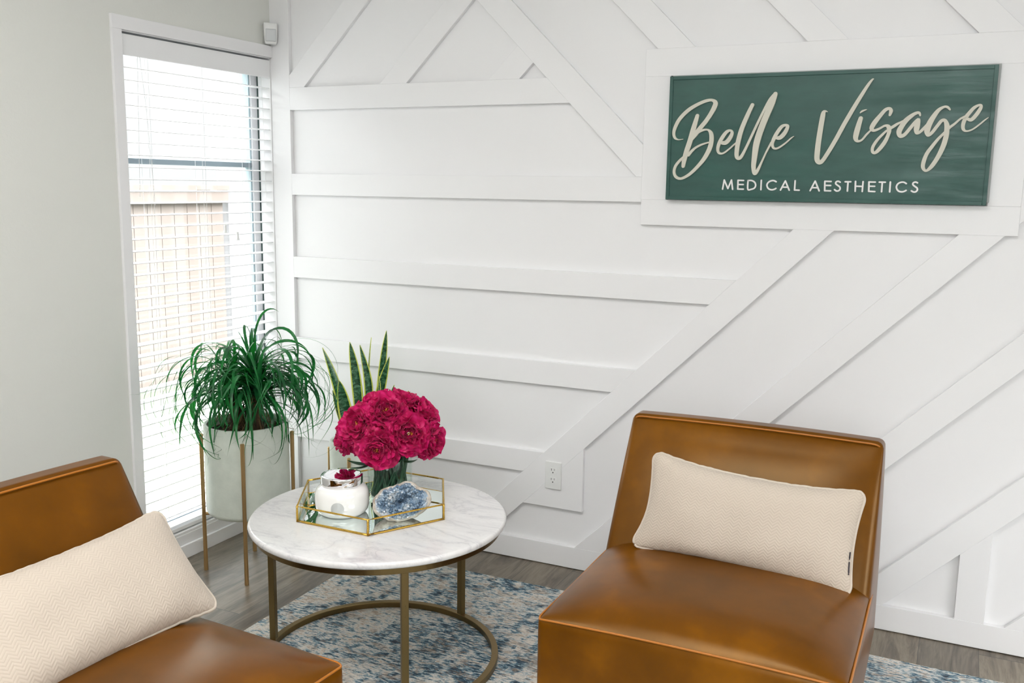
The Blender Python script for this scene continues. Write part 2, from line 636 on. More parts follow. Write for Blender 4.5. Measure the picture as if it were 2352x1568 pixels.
# snake plant: uv x across, uv y along
n = N('snake_plant_leaf')
uv = n.add('ShaderNodeTexCoord').outputs['UV']
s = n.sep(uv)
edge = n.math('ABSOLUTE', n.math('SUBTRACT', s['X'], 0.5))
bv = n.add('ShaderNodeCombineXYZ', {'X': n.math('MULTIPLY', s['X'], 1.2), 'Y': n.math('MULTIPLY', s['Y'], 26.0)})
band = n.noise(bv.outputs[0], 1.0, 5, 0.7, 1.2)
g = n.ramp(band, [(0.38, srgb(12, 46, 28)), (0.5, srgb(28, 84, 48)), (0.62, srgb(96, 138, 110))])
ew = n.math('ADD', edge, n.math('MULTIPLY', n.math('SUBTRACT', band, 0.5), 0.06))
mk = n.ramp(ew, [(0.385, (0, 0, 0, 1)), (0.40, (1, 1, 1, 1))])
c = n.mix(mk, g, srgb(206, 214, 92))
n.to(c, 'Base Color')
n.set(Roughness=0.34)
M['snake'] = n.m

# peony petals
n = N('magenta_silk_petal')
v = n.coords()
f = n.noise(v, 30, 4, 0.6)
c = n.ramp(f, [(0.3, srgb(168, 0, 64)), (0.5, srgb(206, 2, 96)), (0.7, srgb(230, 36, 128))])
n.to(c, 'Base Color')
n.set(Roughness=0.5)
n.b.inputs['Sheen Weight'].default_value = 0.25
n.b.inputs['Sheen Tint'].default_value = (1.0, 0.5, 0.75, 1)
tl = n.add('ShaderNodeBsdfTranslucent')
n.t.links.new(c, tl.inputs['Color'])
mx = n.add('ShaderNodeMixShader', {0: 0.25, 1: n.b.outputs[0], 2: tl.outputs[0]})
n.t.links.new(mx.outputs[0], n.t.nodes['Material Output'].inputs['Surface'])
M['petal'] = n.m
M['stamen'] = plain('golden_stamen', srgb(214, 150, 50), 0.6)

# sign
n = N('green_brushed_sign_paint')
v = n.coords(scale=(2.2, 1, 42))
st = n.noise(v, 1.0, 6, 0.65, 0.6)
st2 = n.noise(n.coords(scale=(3.2, 1, 9)), 1.6, 4, 0.6)
fi = n.noise(n.coords(scale=(14, 1, 260)), 1.0, 3, 0.6)
n.to(n.ramp(st2, [(0.3, srgb(34, 76, 69)), (0.7, srgb(46, 90, 82))]), 'Base Color')
n.to(n.ramp(n.math('ADD', n.math('MULTIPLY', st, 0.6), n.math('MULTIPLY', st2, 0.4)), [(0.42, (0.5,) * 3 + (1,)), (0.58, (0.285,) * 3 + (1,))]), 'Roughness')
n.b.inputs['Specular IOR Level'].default_value = 0.55
n.bump(n.math('ADD', n.math('MULTIPLY', st, 0.8), n.math('MULTIPLY', fi, 0.5)), 0.16, 0.002)
M['sign'] = n.m
M['letter_cream'] = plain('cream_sign_lettering', srgb(206, 204, 190), 0.45)
M['letter_white'] = plain('white_sign_lettering', srgb(232, 231, 230), 0.4)
M['sign_back'] = plain('grey_sign_backing', srgb(170, 174, 172), 0.4)

# geode
n = N('geode_rind')
f = n.noise(n.coords(), 45, 6, 0.65)
n.to(n.ramp(f, [(0.3, srgb(136, 120, 104)), (0.5, srgb(190, 180, 166)), (0.7, srgb(220, 216, 208))]), 'Base Color')
n.set(Roughness=0.7)
n.bump(f, 0.7, 0.006)
M['rind'] = n.m
n = N('celestite_crystal')
f = n.noise(n.coords(), 26, 4, 0.7)
n.to(n.ramp(f, [(0.30, srgb(72, 100, 132)), (0.44, srgb(120, 148, 174)), (0.54, srgb(172, 190, 204)), (0.64, srgb(228, 228, 228))]), 'Base Color')
n.set(Roughness=0.14)
n.b.inputs['Transmission Weight'].default_value = 0.25
n.b.inputs['Coat Weight'].default_value = 0.5
M['crystal'] = n.m

# outside
n = N('weathered_fence_boards')
v = n.coords()
s = n.sep(v)
bi = n.math('FLOOR', n.math('DIVIDE', s['Y'], 0.14))
rn = n.add('ShaderNodeTexWhiteNoise', {'W': bi}, noise_dimensions='1D').outputs['Value']
f = n.noise(n.coords(scale=(1, 8, 1)), 2.5, 4, 0.6)
c = n.ramp(n.math('ADD', n.math('MULTIPLY', rn, 0.6), n.math('MULTIPLY', f, 0.4)), [(0.2, (0.172, 0.140, 0.126, 1)), (0.8, (0.195, 0.168, 0.156, 1))])
n.to(c, 'Base Color')
n.set(Roughness=0.8)
M['fence'] = n.m
M['grass'] = plain('pale_dry_lawn', (0.105, 0.12, 0.09, 1), 0.9)
M['post'] = plain('grey_siding', (0.165, 0.163, 0.172, 1), 0.7)

# ------------------------------------------------------------------ room shell
T = 0.019           # thickness of the boards on the panelled wall; their faces lie at y = 0
struct(obj('floor', boxes(((-0.14, ROOM_Y - 0.1, -0.1), (ROOM_X + 0.1, T + 0.12, 0.0))), M['floor']))
struct(obj('ceiling', boxes(((-0.14, ROOM_Y - 0.1, ROOM_Z), (ROOM_X + 0.1, T + 0.12, ROOM_Z + 0.1))), M['ceiling']))
struct(obj('wall_front', boxes(((-0.14, T, 0.0), (ROOM_X + 0.1, T + 0.12, ROOM_Z))), M['white_paint']))
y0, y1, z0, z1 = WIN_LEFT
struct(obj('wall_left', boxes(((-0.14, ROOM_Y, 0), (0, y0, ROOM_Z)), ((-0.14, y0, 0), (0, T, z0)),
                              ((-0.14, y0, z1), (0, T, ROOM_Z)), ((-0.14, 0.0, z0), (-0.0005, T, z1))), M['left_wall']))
a0, a1, z0, z1 = WIN_BACK
struct(obj('wall_back', boxes(((-0.14, ROOM_Y - 0.1, 0), (a0, ROOM_Y, ROOM_Z)), ((a1, ROOM_Y - 0.1, 0), (ROOM_X + 0.1, ROOM_Y, ROOM_Z)),
                              ((a0, ROOM_Y - 0.1, 0), (a1, ROOM_Y, z0)), ((a0, ROOM_Y - 0.1, z1), (a1, ROOM_Y, ROOM_Z))), M['left_wall']))
a0, a1, z0, z1 = WIN_RIGHT
struct(obj('wall_right', boxes(((ROOM_X, ROOM_Y, 0), (ROOM_X + 0.1, a0, ROOM_Z)), ((ROOM_X, a1, 0), (ROOM_X + 0.1, T, ROOM_Z)),
                               ((ROOM_X, a0, 0), (ROOM_X + 0.1, a1, z0)), ((ROOM_X, a0, z1), (ROOM_X + 0.1, a1, ROOM_Z))), M['left_wall']))
# frames of the two windows behind the photographer
a0, a1, z0, z1 = WIN_BACK
w2 = struct(obj('window_2', boxes(*[((x - 0.03, ROOM_Y - 0.07, z0), (x + 0.03, ROOM_Y - 0.03, z1)) for x in (a0 + 0.03, (2 * a0 + a1) / 3, (a0 + 2 * a1) / 3, a1 - 0.03)],
                                  ((a0, ROOM_Y - 0.07, z0), (a1, ROOM_Y - 0.03, z0 + 0.05)), ((a0, ROOM_Y - 0.07, z1 - 0.05), (a1, ROOM_Y - 0.03, z1))), M['trim_paint']))
a0, a1, z0, z1 = WIN_RIGHT
w3 = struct(obj('window_3', boxes(*[((ROOM_X + 0.03, y - 0.03, z0), (ROOM_X + 0.07, y + 0.03, z1)) for y in (a0 + 0.03, (a0 + a1) / 2, a1 - 0.03)],
                                  ((ROOM_X + 0.03, a0, z0), (ROOM_X + 0.07, a1, z0 + 0.05)), ((ROOM_X + 0.03, a0, z1 - 0.05), (ROOM_X + 0.07, a1, z1))), M['trim_paint']))

# --- boards of the geometric panelled wall: half planes in wall coordinates (x, z)


def clip(poly, a, b, c):
    """keep a*x + b*z <= c"""
    out = []
    for i in range(len(poly)):
        p, q = poly[i], poly[(i + 1) % len(poly)]
        fp, fq = a * p[0] + b * p[1] - c, a * q[0] + b * q[1] - c
        if fp <= 0:
            out.append(p)
        if (fp < 0 < fq) or (fq < 0 < fp):
            t = fp / (fp - fq)
            out.append((p[0] + (q[0] - p[0]) * t, p[1] + (q[1] - p[1]) * t))
    return out


TRIM = [0]


def board(cuts):
    poly = [(0.0, 0.0), (ROOM_X, 0.0), (ROOM_X, ROOM_Z), (0.0, ROOM_Z)]
    for cut in cuts:
        poly = clip(poly, *cut)
    TRIM[0] += 1
    bm = bmesh.new()
    d = (TRIM[0] * 7 % 5) * 0.00018
    prism(bm, poly, 'y', -d, T)
    return struct(obj('trim_%d' % TRIM[0], bm, M['trim_paint'], bevel=0.0009, seg=1))


def X(lo, hi):
    return [(-1, 0, -lo), (1, 0, hi)]


def Z(lo, hi):
    return [(0, -1, -lo), (0, 1, hi)]


def U(lo, hi):      # z - x between
    return [(1, -1, -lo), (-1, 1, hi)]


def S(lo, hi):      # x + z between
    return [(-1, -1, -lo), (1, 1, hi)]


BIG = 99
board(X(0, 0.10) + Z(0.091, BIG))
board(X(0.10, BIG) + Z(1.826, 1.920) + S(-BIG, 3.224))
board(X(0.10, 1.69) + Z(1.465, 1.556))
board(X(0.10, BIG) + Z(1.104, 1.196) + U(-0.855, BIG))
board(X(0.10, BIG) + Z(0.742, 0.836) + U(-0.855, BIG))
board(X(0.10, BIG) + Z(0.376, 0.466) + U(-0.855, BIG))
board(X(-BIG, 1.69) + S(3.224, 3.361) + Z(1.556, BIG))
board(X(0.10, BIG) + U(1.744, 1.872) + Z(1.920, BIG))
board(U(1.234, 1.363) + Z(1.920, BIG) + S(-BIG, 3.224))
board(U(0.731, 0.863) + Z(1.920, BIG) + S(-BIG, 3.224))
for lo, hi in ((3.738, 3.873), (4.252, 4.383), (4.766, 4.899), (5.28, 5.413), (5.79, 5.925)):
    board(S(lo, hi) + Z(2.005, BIG))
for lo, hi in ((-0.989, -0.855), (-1.504, -1.371)):
    board(U(lo, hi) + Z(0.091, 1.383))
board(U(-1.504, -1.371) + X(2.923, BIG))
for lo, hi in ((-2.013, -1.886), (-2.525, -2.394), (-3.04, -2.905), (-3.55, -3.42)):
    board(U(lo, hi) + Z(0.091, BIG))
board(X(2.845, 2.936) + Z(0.091, BIG) + U(-BIG, -2.525))
# boards framing the sign
board(X(1.69, 2.923) + Z(1.910, 2.005))
board(X(1.69, 2.923) + Z(1.383, 1.475))
board(X(1.69, 1.785) + Z(1.475, 1.910))
board(X(2.828, 2.923) + Z(1.475, 1.910))
# little square panel under the outlet
board(X(-BIG, 1.491) + Z(0.244, BIG) + U(-BIG, -0.989))
struct(obj('baseboard_front', boxes(((0.0, -0.0012, 0.0035), (ROOM_X, T, 0.091))), M['trim_paint'], bevel=0.001))
struct(obj('baseboard_left', boxes(((0.0, ROOM_Y, 0.0), (0.016, -0.002, 0.058))), M['trim_paint'], bevel=0.002))

# four unseen ceiling panels, added and placed to balance the room's light
n = N('lit_diffuser')
n.set(Base_Color=(0.9, 0.9, 0.9, 1))
n.b.inputs['Emission Color'].default_value = (1.0, 0.985, 0.97, 1)
n.b.inputs['Emission Strength'].default_value = 8.2
M['diffuser'] = n.m
for px_, py_, lab_ in ((2.1, -2.2, 'unseen ceiling light panel nearest the panelled wall, above the sign end'), (4.4, -4.4, 'unseen ceiling light panel at the rear, beside the wall opposite the tall window'),
                       (0.9, -2.8, 'unseen ceiling light panel nearest the wall with the tall window'), (2.9, -4.0, 'unseen ceiling light panel in the middle of the room')):
    cl_ = thing('unseen_ceiling_light', lab_, 'ceiling light', (px_, py_, ROOM_Z), 0, 'unseen ceiling panels')
    obj('light_frame', boxes(((-0.62, -0.32, -0.03), (0.62, -0.29, -0.0005)), ((-0.62, 0.29, -0.03), (0.62, 0.32, -0.0005)),
                             ((-0.62, -0.29, -0.03), (-0.59, 0.29, -0.0005)), ((0.59, -0.29, -0.03), (0.62, 0.29, -0.0005))), M['white_plastic'], cl_)
    obj('diffuser', boxes(((-0.589, -0.289, -0.022), (0.589, 0.289, -0.016))), M['diffuser'], cl_)

# ------------------------------------------------------------------ window in the left wall
y0, y1, z0, z1 = WIN_LEFT
win = struct(thing('window_1', '', ''))
for k in ('label', 'category'):
    del win[k]
obj('casing', boxes(((0.0, y0 - 0.044, 0.058), (0.012, y0, z1)), ((0.0, y0 - 0.044, z1), (0.012, -0.001, z1 + 0.049))), M['trim_paint'], win, bevel=0.0015)
obj('sill', boxes(((-0.068, y0, z0 - 0.001), (0.004, -0.001, z0 + 0.012)), ((0.0, y0, 0.058), (0.006, -0.001, z0))), M['trim_paint'], win, bevel=0.002)
obj('jamb', boxes(((-0.14, y0, z0), (-0.0, y0 + 0.004, z1)), ((-0.14, y0, z1 - 0.004), (0, 0, z1)), ((-0.14, -0.004, z0), (0, 0.0, z1))), M['trim_paint'], win)
obj('window_stile', boxes(((-0.115, -0.045, z0), (-0.074, -0.0045, z1))), M['win_stile'], win, bevel=0.002)
obj('window_frame', boxes(((-0.115, y0 + 0.004, z0), (-0.074, y0 + 0.04, z1)),
                          ((-0.115, y0, z0), (-0.074, 0, z0 + 0.045)), ((-0.115, y0, z1 - 0.04), (-0.074, 0, z1)),
                          ((-0.110, y0, 1.580), (-0.078, 0, 1.601))), M['win_frame'], win, bevel=0.002)
obj('window_bead', boxes(((-0.112, -0.055, z0), (-0.080, -0.045, z1)),), M['win_bead'], win, bevel=0.001)
obj('seal', boxes(((-0.074, -0.0065, z0), (-0.068, -0.004, z1))), M['gasket'], win)
obj('window_pane', boxes(((-0.096, y0 + 0.03, z0 + 0.03), (-0.092, -0.03, 1.585)), ((-0.100, y0 + 0.03, 1.595), (-0.096, -0.03, z1 - 0.03))), M['pane'], win)

bl = thing('venetian_blind', 'white horizontal slat blind with valance and cords filling the tall window', 'blind', (-0.03, -0.41, 0.12))


def rel(o, root):
    """child meshes were laid out in world coordinates: keep them there"""
    o.matrix_parent_inverse = (Matrix.Translation(root.location) @ root.rotation_euler.to_matrix().to_4x4()).inverted()
    return o


rel(obj('valance', boxes(((-0.010, -0.811, 1.962), (-0.001, -0.0045, 2.036)), ((-0.055, -0.811, 1.990), (-0.011, -0.0045, 2.034))), M['blind'], bl, bevel=0.002), bl)
slat_me = None
for k in range(41):
    zc = 1.9215 - 0.04433 * k
    if slat_me is None:
        bm = bmesh.new()
        pr = [(-0.025, -0.0012), (-0.0125, 0.0006), (0.0, 0.0012), (0.0125, 0.0006), (0.025, -0.0012)]
        poly = [(x, z + 0.0013) for x, z in pr] + [(x, z - 0.0013) for x, z in pr[::-1]]
        A = [bm.verts.new((x, -0.4025, z)) for x, z in poly]
        B = [bm.verts.new((x, 0.4025, z)) for x, z in poly]
        bm.faces.new(A)
        bm.faces.new(B[::-1])
        for i in range(len(poly)):
            bm.faces.new((A[i], B[i], B[(i + 1) % len(poly)], A[(i + 1) % len(poly)]))
        s0 = obj('slat', bm, M['blind'], bl)
        slat_me = s0.data
    else:
        s0 = link('slat', slat_me, None, bl)
    s0.location = (0.001, 0.0, zc - 0.12)
    s0.rotation_euler = (0, math.radians(1.2), 0)
rel(obj('bottom_rail', boxes(((-0.053, -0.812, 0.118), (-0.004, -0.006, 0.134))), M['blind'], bl, bevel=0.002), bl)
for yy in (-0.690, -0.413, -0.135):
    bm = bmesh.new()
    for xx in (-0.0025, -0.0555):
        tube(bm, [(xx, yy, 0.13), (xx, yy, 1.965)], 0.0007, 5)
    tube(bm, [(-0.029, yy + 0.012, 0.13), (-0.029, yy + 0.012, 1.965)], 0.0007, 5)
    rel(obj('ladder_cord', bm, M['cord'], bl), bl)
for yy, zz, top in ((-0.767, 1.449, -0.745), (-0.695, 1.416, -0.735), (-0.090, 1.421, -0.092), (-0.062, 1.408, -0.070)):
    bm = bmesh.new()
    tube(bm, [(0.006, top, 1.965), (0.008, yy * 0.4 + top * 0.6, 1.8), (0.008, yy, zz + 0.01)], 0.0008, 5)
    c_ = rel(obj('pull_cord', bm, M['cord'], bl), bl)
    bm = bmesh.new()
    lathe(bm, [(0, 0.016), (0.0060, 0.016), (0.0048, 0.004), (0.0050, -0.004), (0.0076, -0.014), (0.0070, -0.018), (0, -0.018)], 16, (0.008, yy, zz))
    rel(obj('tassel', bm, M['white_plastic'], c_, smooth=False), bl)

# ------------------------------------------------------------------ things fixed on the walls
t = thing('wall_outlet', 'white duplex power outlet low on the panelled wall between table and armless chair', 'outlet', (1.367, -0.002, 0.379))
obj('cover_plate', boxes(((-0.035, -0.006, -0.057), (0.035, 0.0018, 0.057))), M['white_plastic'], t, bevel=0.0035, seg=3)
for zz in (0.0195, -0.0195):
    bm = bmesh.new()
    poly = []
    for k in range(32):
        a = 2 * math.pi * k / 32
        poly.append((max(-0.0168, min(0.0168, 0.0178 * math.cos(a))), zz + max(-0.0135, min(0.0135, 0.0178 * math.sin(a)))))
    prism(bm, poly, 'y', -0.0075, -0.005)
    r_ = obj('receptacle', bm, M['white_plastic'], t, bevel=0.0005)
    bm = boxes(((-0.0075, -0.0078, zz + 0.001), (-0.0055, -0.0074, zz + 0.0095)), ((0.0052, -0.0078, zz + 0.002), (0.0068, -0.0074, zz + 0.0090)))
    prism(bm, [(0.0026 * math.cos(a * 0.5236), zz - 0.0065 + 0.0026 * math.sin(a * 0.5236)) for a in range(12)], 'y', -0.0078, -0.0074)
    obj('socket_slots', bm, M['slot'], r_)
bm = bmesh.new()
prism(bm, [(0.0026 * math.cos(a * 0.5236), 0.0026 * math.sin(a * 0.5236)) for a in range(12)], 'y', -0.0068, -0.0055)
obj('screw', bm, M['white_plastic'], t)

t = thing('motion_sensor', 'small white motion sensor mounted high in the room corner above the window', 'sensor', (0.030, -0.032, 2.142), math.radians(45))


def wrp(x, y, z, u, v, w):
    return (x * (1 - 0.16 * (1 - w) * 0.5 - (0.0 if w > 0 else 0.0)), y * (1.0 + 0.10 * w), z)


obj('sensor_body', rbox(0.030, 0.019, 0.043, 0.006, (8, 8, 8), wrp), M['white_plastic'], t, smooth=True)
o = obj('sensor_lens', rbox(0.0225, 0.006, 0.026, 0.004, (6, 4, 6)), plain('frosted_lens', (0.62, 0.64, 0.65, 1), 0.3), t, smooth=True)
o.location = (0, -0.016, -0.008)
o = obj('mount_bracket', boxes(((-0.010, 0.014, -0.03), (0.010, 0.032, 0.03))), M['white_plastic'], t, bevel=0.002)

# --- the sign
SX, SZ, SY = 2.3, 1.69, -0.030
sg = thing('wall_sign', 'large dark green sign with cream script lettering, hung inside the board frame', 'sign', (SX, 0, SZ))
obj('backing', boxes(((-0.505, -0.012, -0.204), (0.532, -0.0004, 0.219))), M['sign_back'], sg, bevel=0.001)
obj('board', boxes(((-0.500, -0.0262, -0.203), (0.516, -0.012, 0.207))), M['sign'], sg)
bm = bmesh.new()
W_, H0_, H1_ = 0.012, -0.213, 0.2145
x0_, x1_ = -0.510, 0.5245
box(bm, (x0_, -0.030, H0_), (x0_ + W_, -0.0125, H1_))
box(bm, (x1_ - W_, -0.030, H0_), (x1_, -0.0125, H1_))
box(bm, (x0_ + W_, -0.030, H0_), (x1_ - W_, -0.0125, H0_ + W_))
box(bm, (x0_ + W_, -0.030, H1_ - W_), (x1_ - W_, -0.0125, H1_))
obj('border', bm, M['sign'], sg, bevel=0.001)


def ribbon(bm, pts, y0, y1, caps=True, drift=0.0):
    """pts (x, z, w): flat stroke of varying width with round ends, extruded from y0 to y1"""
    L, R = [], []
    n = len(pts)
    for i, (x, z, w) in enumerate(pts):
        a = pts[max(i - 1, 0)]
        b = pts[min(i + 1, n - 1)]
        d = Vector((b[0] - a[0], b[1] - a[1]))
        d = d.normalized() if d.length > 1e-9 else Vector((1, 0))
        nn = Vector((-d.y, d.x))
        L.append((x + nn.x * w / 2, z + nn.y * w / 2))
        R.append((x - nn.x * w / 2, z - nn.y * w / 2))
    la = [(bm.verts.new((p[0], y0, p[1])), bm.verts.new((p[0], y1 - drift * i / n, p[1]))) for i, p in enumerate(L)]
    ra = [(bm.verts.new((p[0], y0, p[1])), bm.verts.new((p[0], y1 - drift * i / n, p[1]))) for i, p in enumerate(R)]
    for i in range(n - 1):
        for f in ((la[i][1], la[i + 1][1], ra[i + 1][1], ra[i][1]),
                  (la[i][0], la[i + 1][0], la[i + 1][1], la[i][1]),
                  (ra[i][0], ra[i][1], ra[i + 1][1], ra[i + 1][0])):
            try:
                bm.faces.new(f)
            except ValueError:
                pass
    if caps:
        for (x, z, w) in (pts[0], pts[-1]):
            if w > 0.0015:
                disc(bm, x, z, w / 2, y0, y1 + 0.00004)


def disc(bm, x, z, r, y0, y1, k=16):
    poly = [(x + r * math.cos(2 * math.pi * j / k), z + r * math.sin(2 * math.pi * j / k)) for j in range(k)]
    prism(bm, poly, 'y', y0, y1)


SCRIPT = [
    ('B', [(-0.4064,0.0778,0.0131),(-0.4182,0.033,0.0177),(-0.428,-0.0066,0.0183),(-0.4393,-0.044,0.0179),(-0.4466,-0.0741,0.0159),(-0.4495,-0.0955,0.0123)]),
    ('B', [(-0.4544,-0.0019,0.002),(-0.4716,-0.0033,0.0041),(-0.484,0.0038,0.0087),(-0.4884,0.0214,0.0108),(-0.4823,0.0438,0.0123),(-0.4677,0.0697,0.0127),(-0.4392,0.0976,0.0126),(-0.4066,0.1166,0.0113),(-0.3779,0.1277,0.0105),(-0.3564,0.1296,0.0094),(-0.3446,0.1201,0.0154),(-0.3489,0.1031,0.0164),(-0.3604,0.0814,0.015),(-0.3758,0.0583,0.0145),(-0.3927,0.0376,0.0151),(-0.4097,0.0156,0.0157),(-0.4231,-0.0017,0.0127)]),
    ('B', [(-0.4195,0.0045,0.0071),(-0.4071,0.0168,0.0091),(-0.3871,0.0277,0.008),(-0.3668,0.0294,0.0065),(-0.3548,0.0163,0.014),(-0.3524,-0.0072,0.0155),(-0.3568,-0.0318,0.0161),(-0.3678,-0.0566,0.0151),(-0.3834,-0.0802,0.0132),(-0.4054,-0.1053,0.0115),(-0.4291,-0.1263,0.0103),(-0.4547,-0.1387,0.0088),(-0.4733,-0.1335,0.0098),(-0.4814,-0.1171,0.0098),(-0.4776,-0.0968,0.0098),(-0.4652,-0.0791,0.0093),(-0.4476,-0.0628,0.0087)]),
    ('B', [(-0.4322,-0.0565,0.0115),(-0.4125,-0.0353,0.0081),(-0.3874,-0.0213,0.0066),(-0.3597,-0.0133,0.005)]),
    ('e', [(-0.314,-0.0155,0.0124),(-0.3015,-0.0144,0.0144),(-0.2897,-0.0015,0.0143),(-0.2819,0.0167,0.0113),(-0.2873,0.0261,0.0074),(-0.3008,0.0213,0.0109),(-0.3149,0.0024,0.0129),(-0.3257,-0.0196,0.012),(-0.3285,-0.0393,0.01),(-0.3224,-0.0505,0.008),(-0.3085,-0.0505,0.0062),(-0.2891,-0.0365,0.0055),(-0.2736,-0.0224,0.0054),(-0.263,-0.0127,0.0044)]),
    ('e', [(-0.132,0.0004,0.0096),(-0.1188,0.0007,0.0134),(-0.1042,0.0161,0.0138),(-0.0959,0.0362,0.0109),(-0.1017,0.0415,0.0081),(-0.115,0.0369,0.011),(-0.1282,0.0187,0.0124),(-0.1394,-0.0039,0.012),(-0.1435,-0.0207,0.0101),(-0.1379,-0.0339,0.0072),(-0.124,-0.034,0.0062),(-0.101,-0.0185,0.0053),(-0.083,-0.002,0.0043),(-0.0735,0.0046,0.0017)]),
    ('e', [(0.4506,0.0528,0.0086),(0.4603,0.0503,0.011),(0.4714,0.0622,0.0117),(0.4828,0.0821,0.0109),(0.4847,0.0922,0.0085),(0.4781,0.0939,0.007),(0.4656,0.0865,0.0097),(0.4538,0.0716,0.011),(0.4438,0.0556,0.0118),(0.4388,0.0364,0.011),(0.4406,0.0221,0.0095),(0.4494,0.0159,0.0055),(0.4656,0.0204,0.0049),(0.4848,0.0357,0.0047),(0.4986,0.0486,0.0043),(0.5085,0.0569,0.0014)]),
    ('l', [(-0.2172,0.1104,0.0121),(-0.2319,0.0766,0.0141),(-0.2492,0.031,0.0152),(-0.2589,-0.0103,0.0157),(-0.2622,-0.042,0.0148),(-0.2612,-0.0616,0.0138),(-0.2543,-0.0684,0.0114),(-0.2455,-0.0616,0.0108),(-0.2321,-0.0348,0.0088),(-0.2136,0.0088,0.0083),(-0.1941,0.0543,0.0082),(-0.1769,0.0923,0.0082),(-0.1595,0.1252,0.0105),(-0.1427,0.1449,0.0119)]),
    ('l', [(-0.1422,0.1444,0.0143),(-0.1518,0.1156,0.0196),(-0.1686,0.0731,0.0207),(-0.1852,0.0254,0.0208),(-0.1962,-0.018,0.0209),(-0.2004,-0.0616,0.0181),(-0.202,-0.0957,0.0152),(-0.1973,-0.1181,0.0132),(-0.1887,-0.1103,0.0108),(-0.1767,-0.0834,0.0068),(-0.1618,-0.0471,0.0058),(-0.1466,-0.0158,0.0072)]),
    ('V', [(0.0305,0.0824,0.0015),(0.0235,0.0851,0.0055),(0.0174,0.0814,0.012),(0.0151,0.0685,0.0154),(0.0114,0.0362,0.0163),(0.0073,-0.0092,0.0168),(0.0054,-0.0462,0.0173),(0.0058,-0.0702,0.0165),(0.0125,-0.0807,0.0143),(0.0229,-0.0767,0.013),(0.0387,-0.0506,0.0129),(0.0612,-0.0075,0.0132),(0.0832,0.0395,0.0135),(0.1088,0.0902,0.013),(0.1306,0.1309,0.0117),(0.1506,0.166,0.0091),(0.1617,0.1813,0.0058),(0.166,0.1832,0.0021)]),
    ('i', [(0.1347,0.06,0.0134),(0.1298,0.0389,0.0159),(0.1248,0.0134,0.0172),(0.1235,-0.0037,0.0147),(0.1303,-0.0127,0.0084),(0.1424,-0.0091,0.0063),(0.1556,0.0078,0.0063),(0.167,0.0204,0.0052)]),
    ('i', [(0.1319,0.0775,0.0029),(0.1371,0.0824,0.0058),(0.146,0.086,0.0042),(0.1526,0.0876,0.0012)]),
    ('s', [(0.2227,0.069,0.0078),(0.2252,0.0815,0.0115),(0.2206,0.0893,0.009),(0.2079,0.085,0.0107),(0.1922,0.0654,0.0128),(0.1775,0.0446,0.0149),(0.1705,0.0278,0.0137),(0.1781,0.0209,0.0087),(0.194,0.0264,0.007),(0.2095,0.0353,0.0066),(0.2207,0.0334,0.0107),(0.2245,0.0218,0.0124),(0.2217,0.005,0.0111),(0.2141,-0.0149,0.0124),(0.2005,-0.036,0.0125),(0.1872,-0.0498,0.0096),(0.1785,-0.0466,0.0092),(0.1781,-0.0328,0.0096),(0.1868,-0.0148,0.0092),(0.2016,0.0042,0.0079),(0.2176,0.0204,0.0066),(0.2349,0.0307,0.007),(0.2519,0.0428,0.0061),(0.2706,0.0532,0.0057)]),
    ('a', [(0.2183,0.029,0.0062),(0.2302,0.0309,0.0062),(0.2454,0.0408,0.0057),(0.259,0.0462,0.0061)]),
    ('a', [(0.313,0.0661,0.0052),(0.3091,0.0738,0.0081),(0.2993,0.0729,0.0093),(0.2853,0.0635,0.0126),(0.2706,0.0492,0.0151),(0.2601,0.0316,0.0159),(0.2543,0.016,0.016),(0.2586,0.0029,0.0127),(0.2709,0.0064,0.011),(0.2853,0.025,0.0106),(0.2987,0.0435,0.0105),(0.3087,0.0531,0.0101),(0.3069,0.0382,0.0162),(0.3052,0.0227,0.0158),(0.307,0.0116,0.0097),(0.3165,0.0149,0.0089),(0.3291,0.0286,0.0089),(0.3416,0.0429,0.01)]),
    ('g', [(0.3975,0.0823,0.0055),(0.3902,0.0898,0.0075),(0.3802,0.0908,0.0071),(0.3656,0.0815,0.0111),(0.3527,0.0623,0.0148),(0.3419,0.0398,0.0173),(0.3368,0.0182,0.0173),(0.3408,0.0043,0.0097),(0.3518,0.0128,0.01),(0.3656,0.0333,0.01),(0.376,0.0479,0.01),(0.3855,0.0494,0.0099),(0.3923,0.036,0.0143),(0.3937,0.0185,0.0151),(0.3926,-0.0041,0.0151),(0.3863,-0.0329,0.0148),(0.3735,-0.066,0.0133),(0.3582,-0.0931,0.0121),(0.3436,-0.1068,0.0073),(0.334,-0.0974,0.011),(0.3337,-0.0807,0.0122),(0.3414,-0.0535,0.0113),(0.3552,-0.0307,0.0105),(0.3708,-0.008,0.0088),(0.3867,0.0104,0.008),(0.4007,0.0267,0.0083),(0.4149,0.0387,0.0071),(0.429,0.0528,0.0059),(0.4416,0.0597,0.0071)]),
]
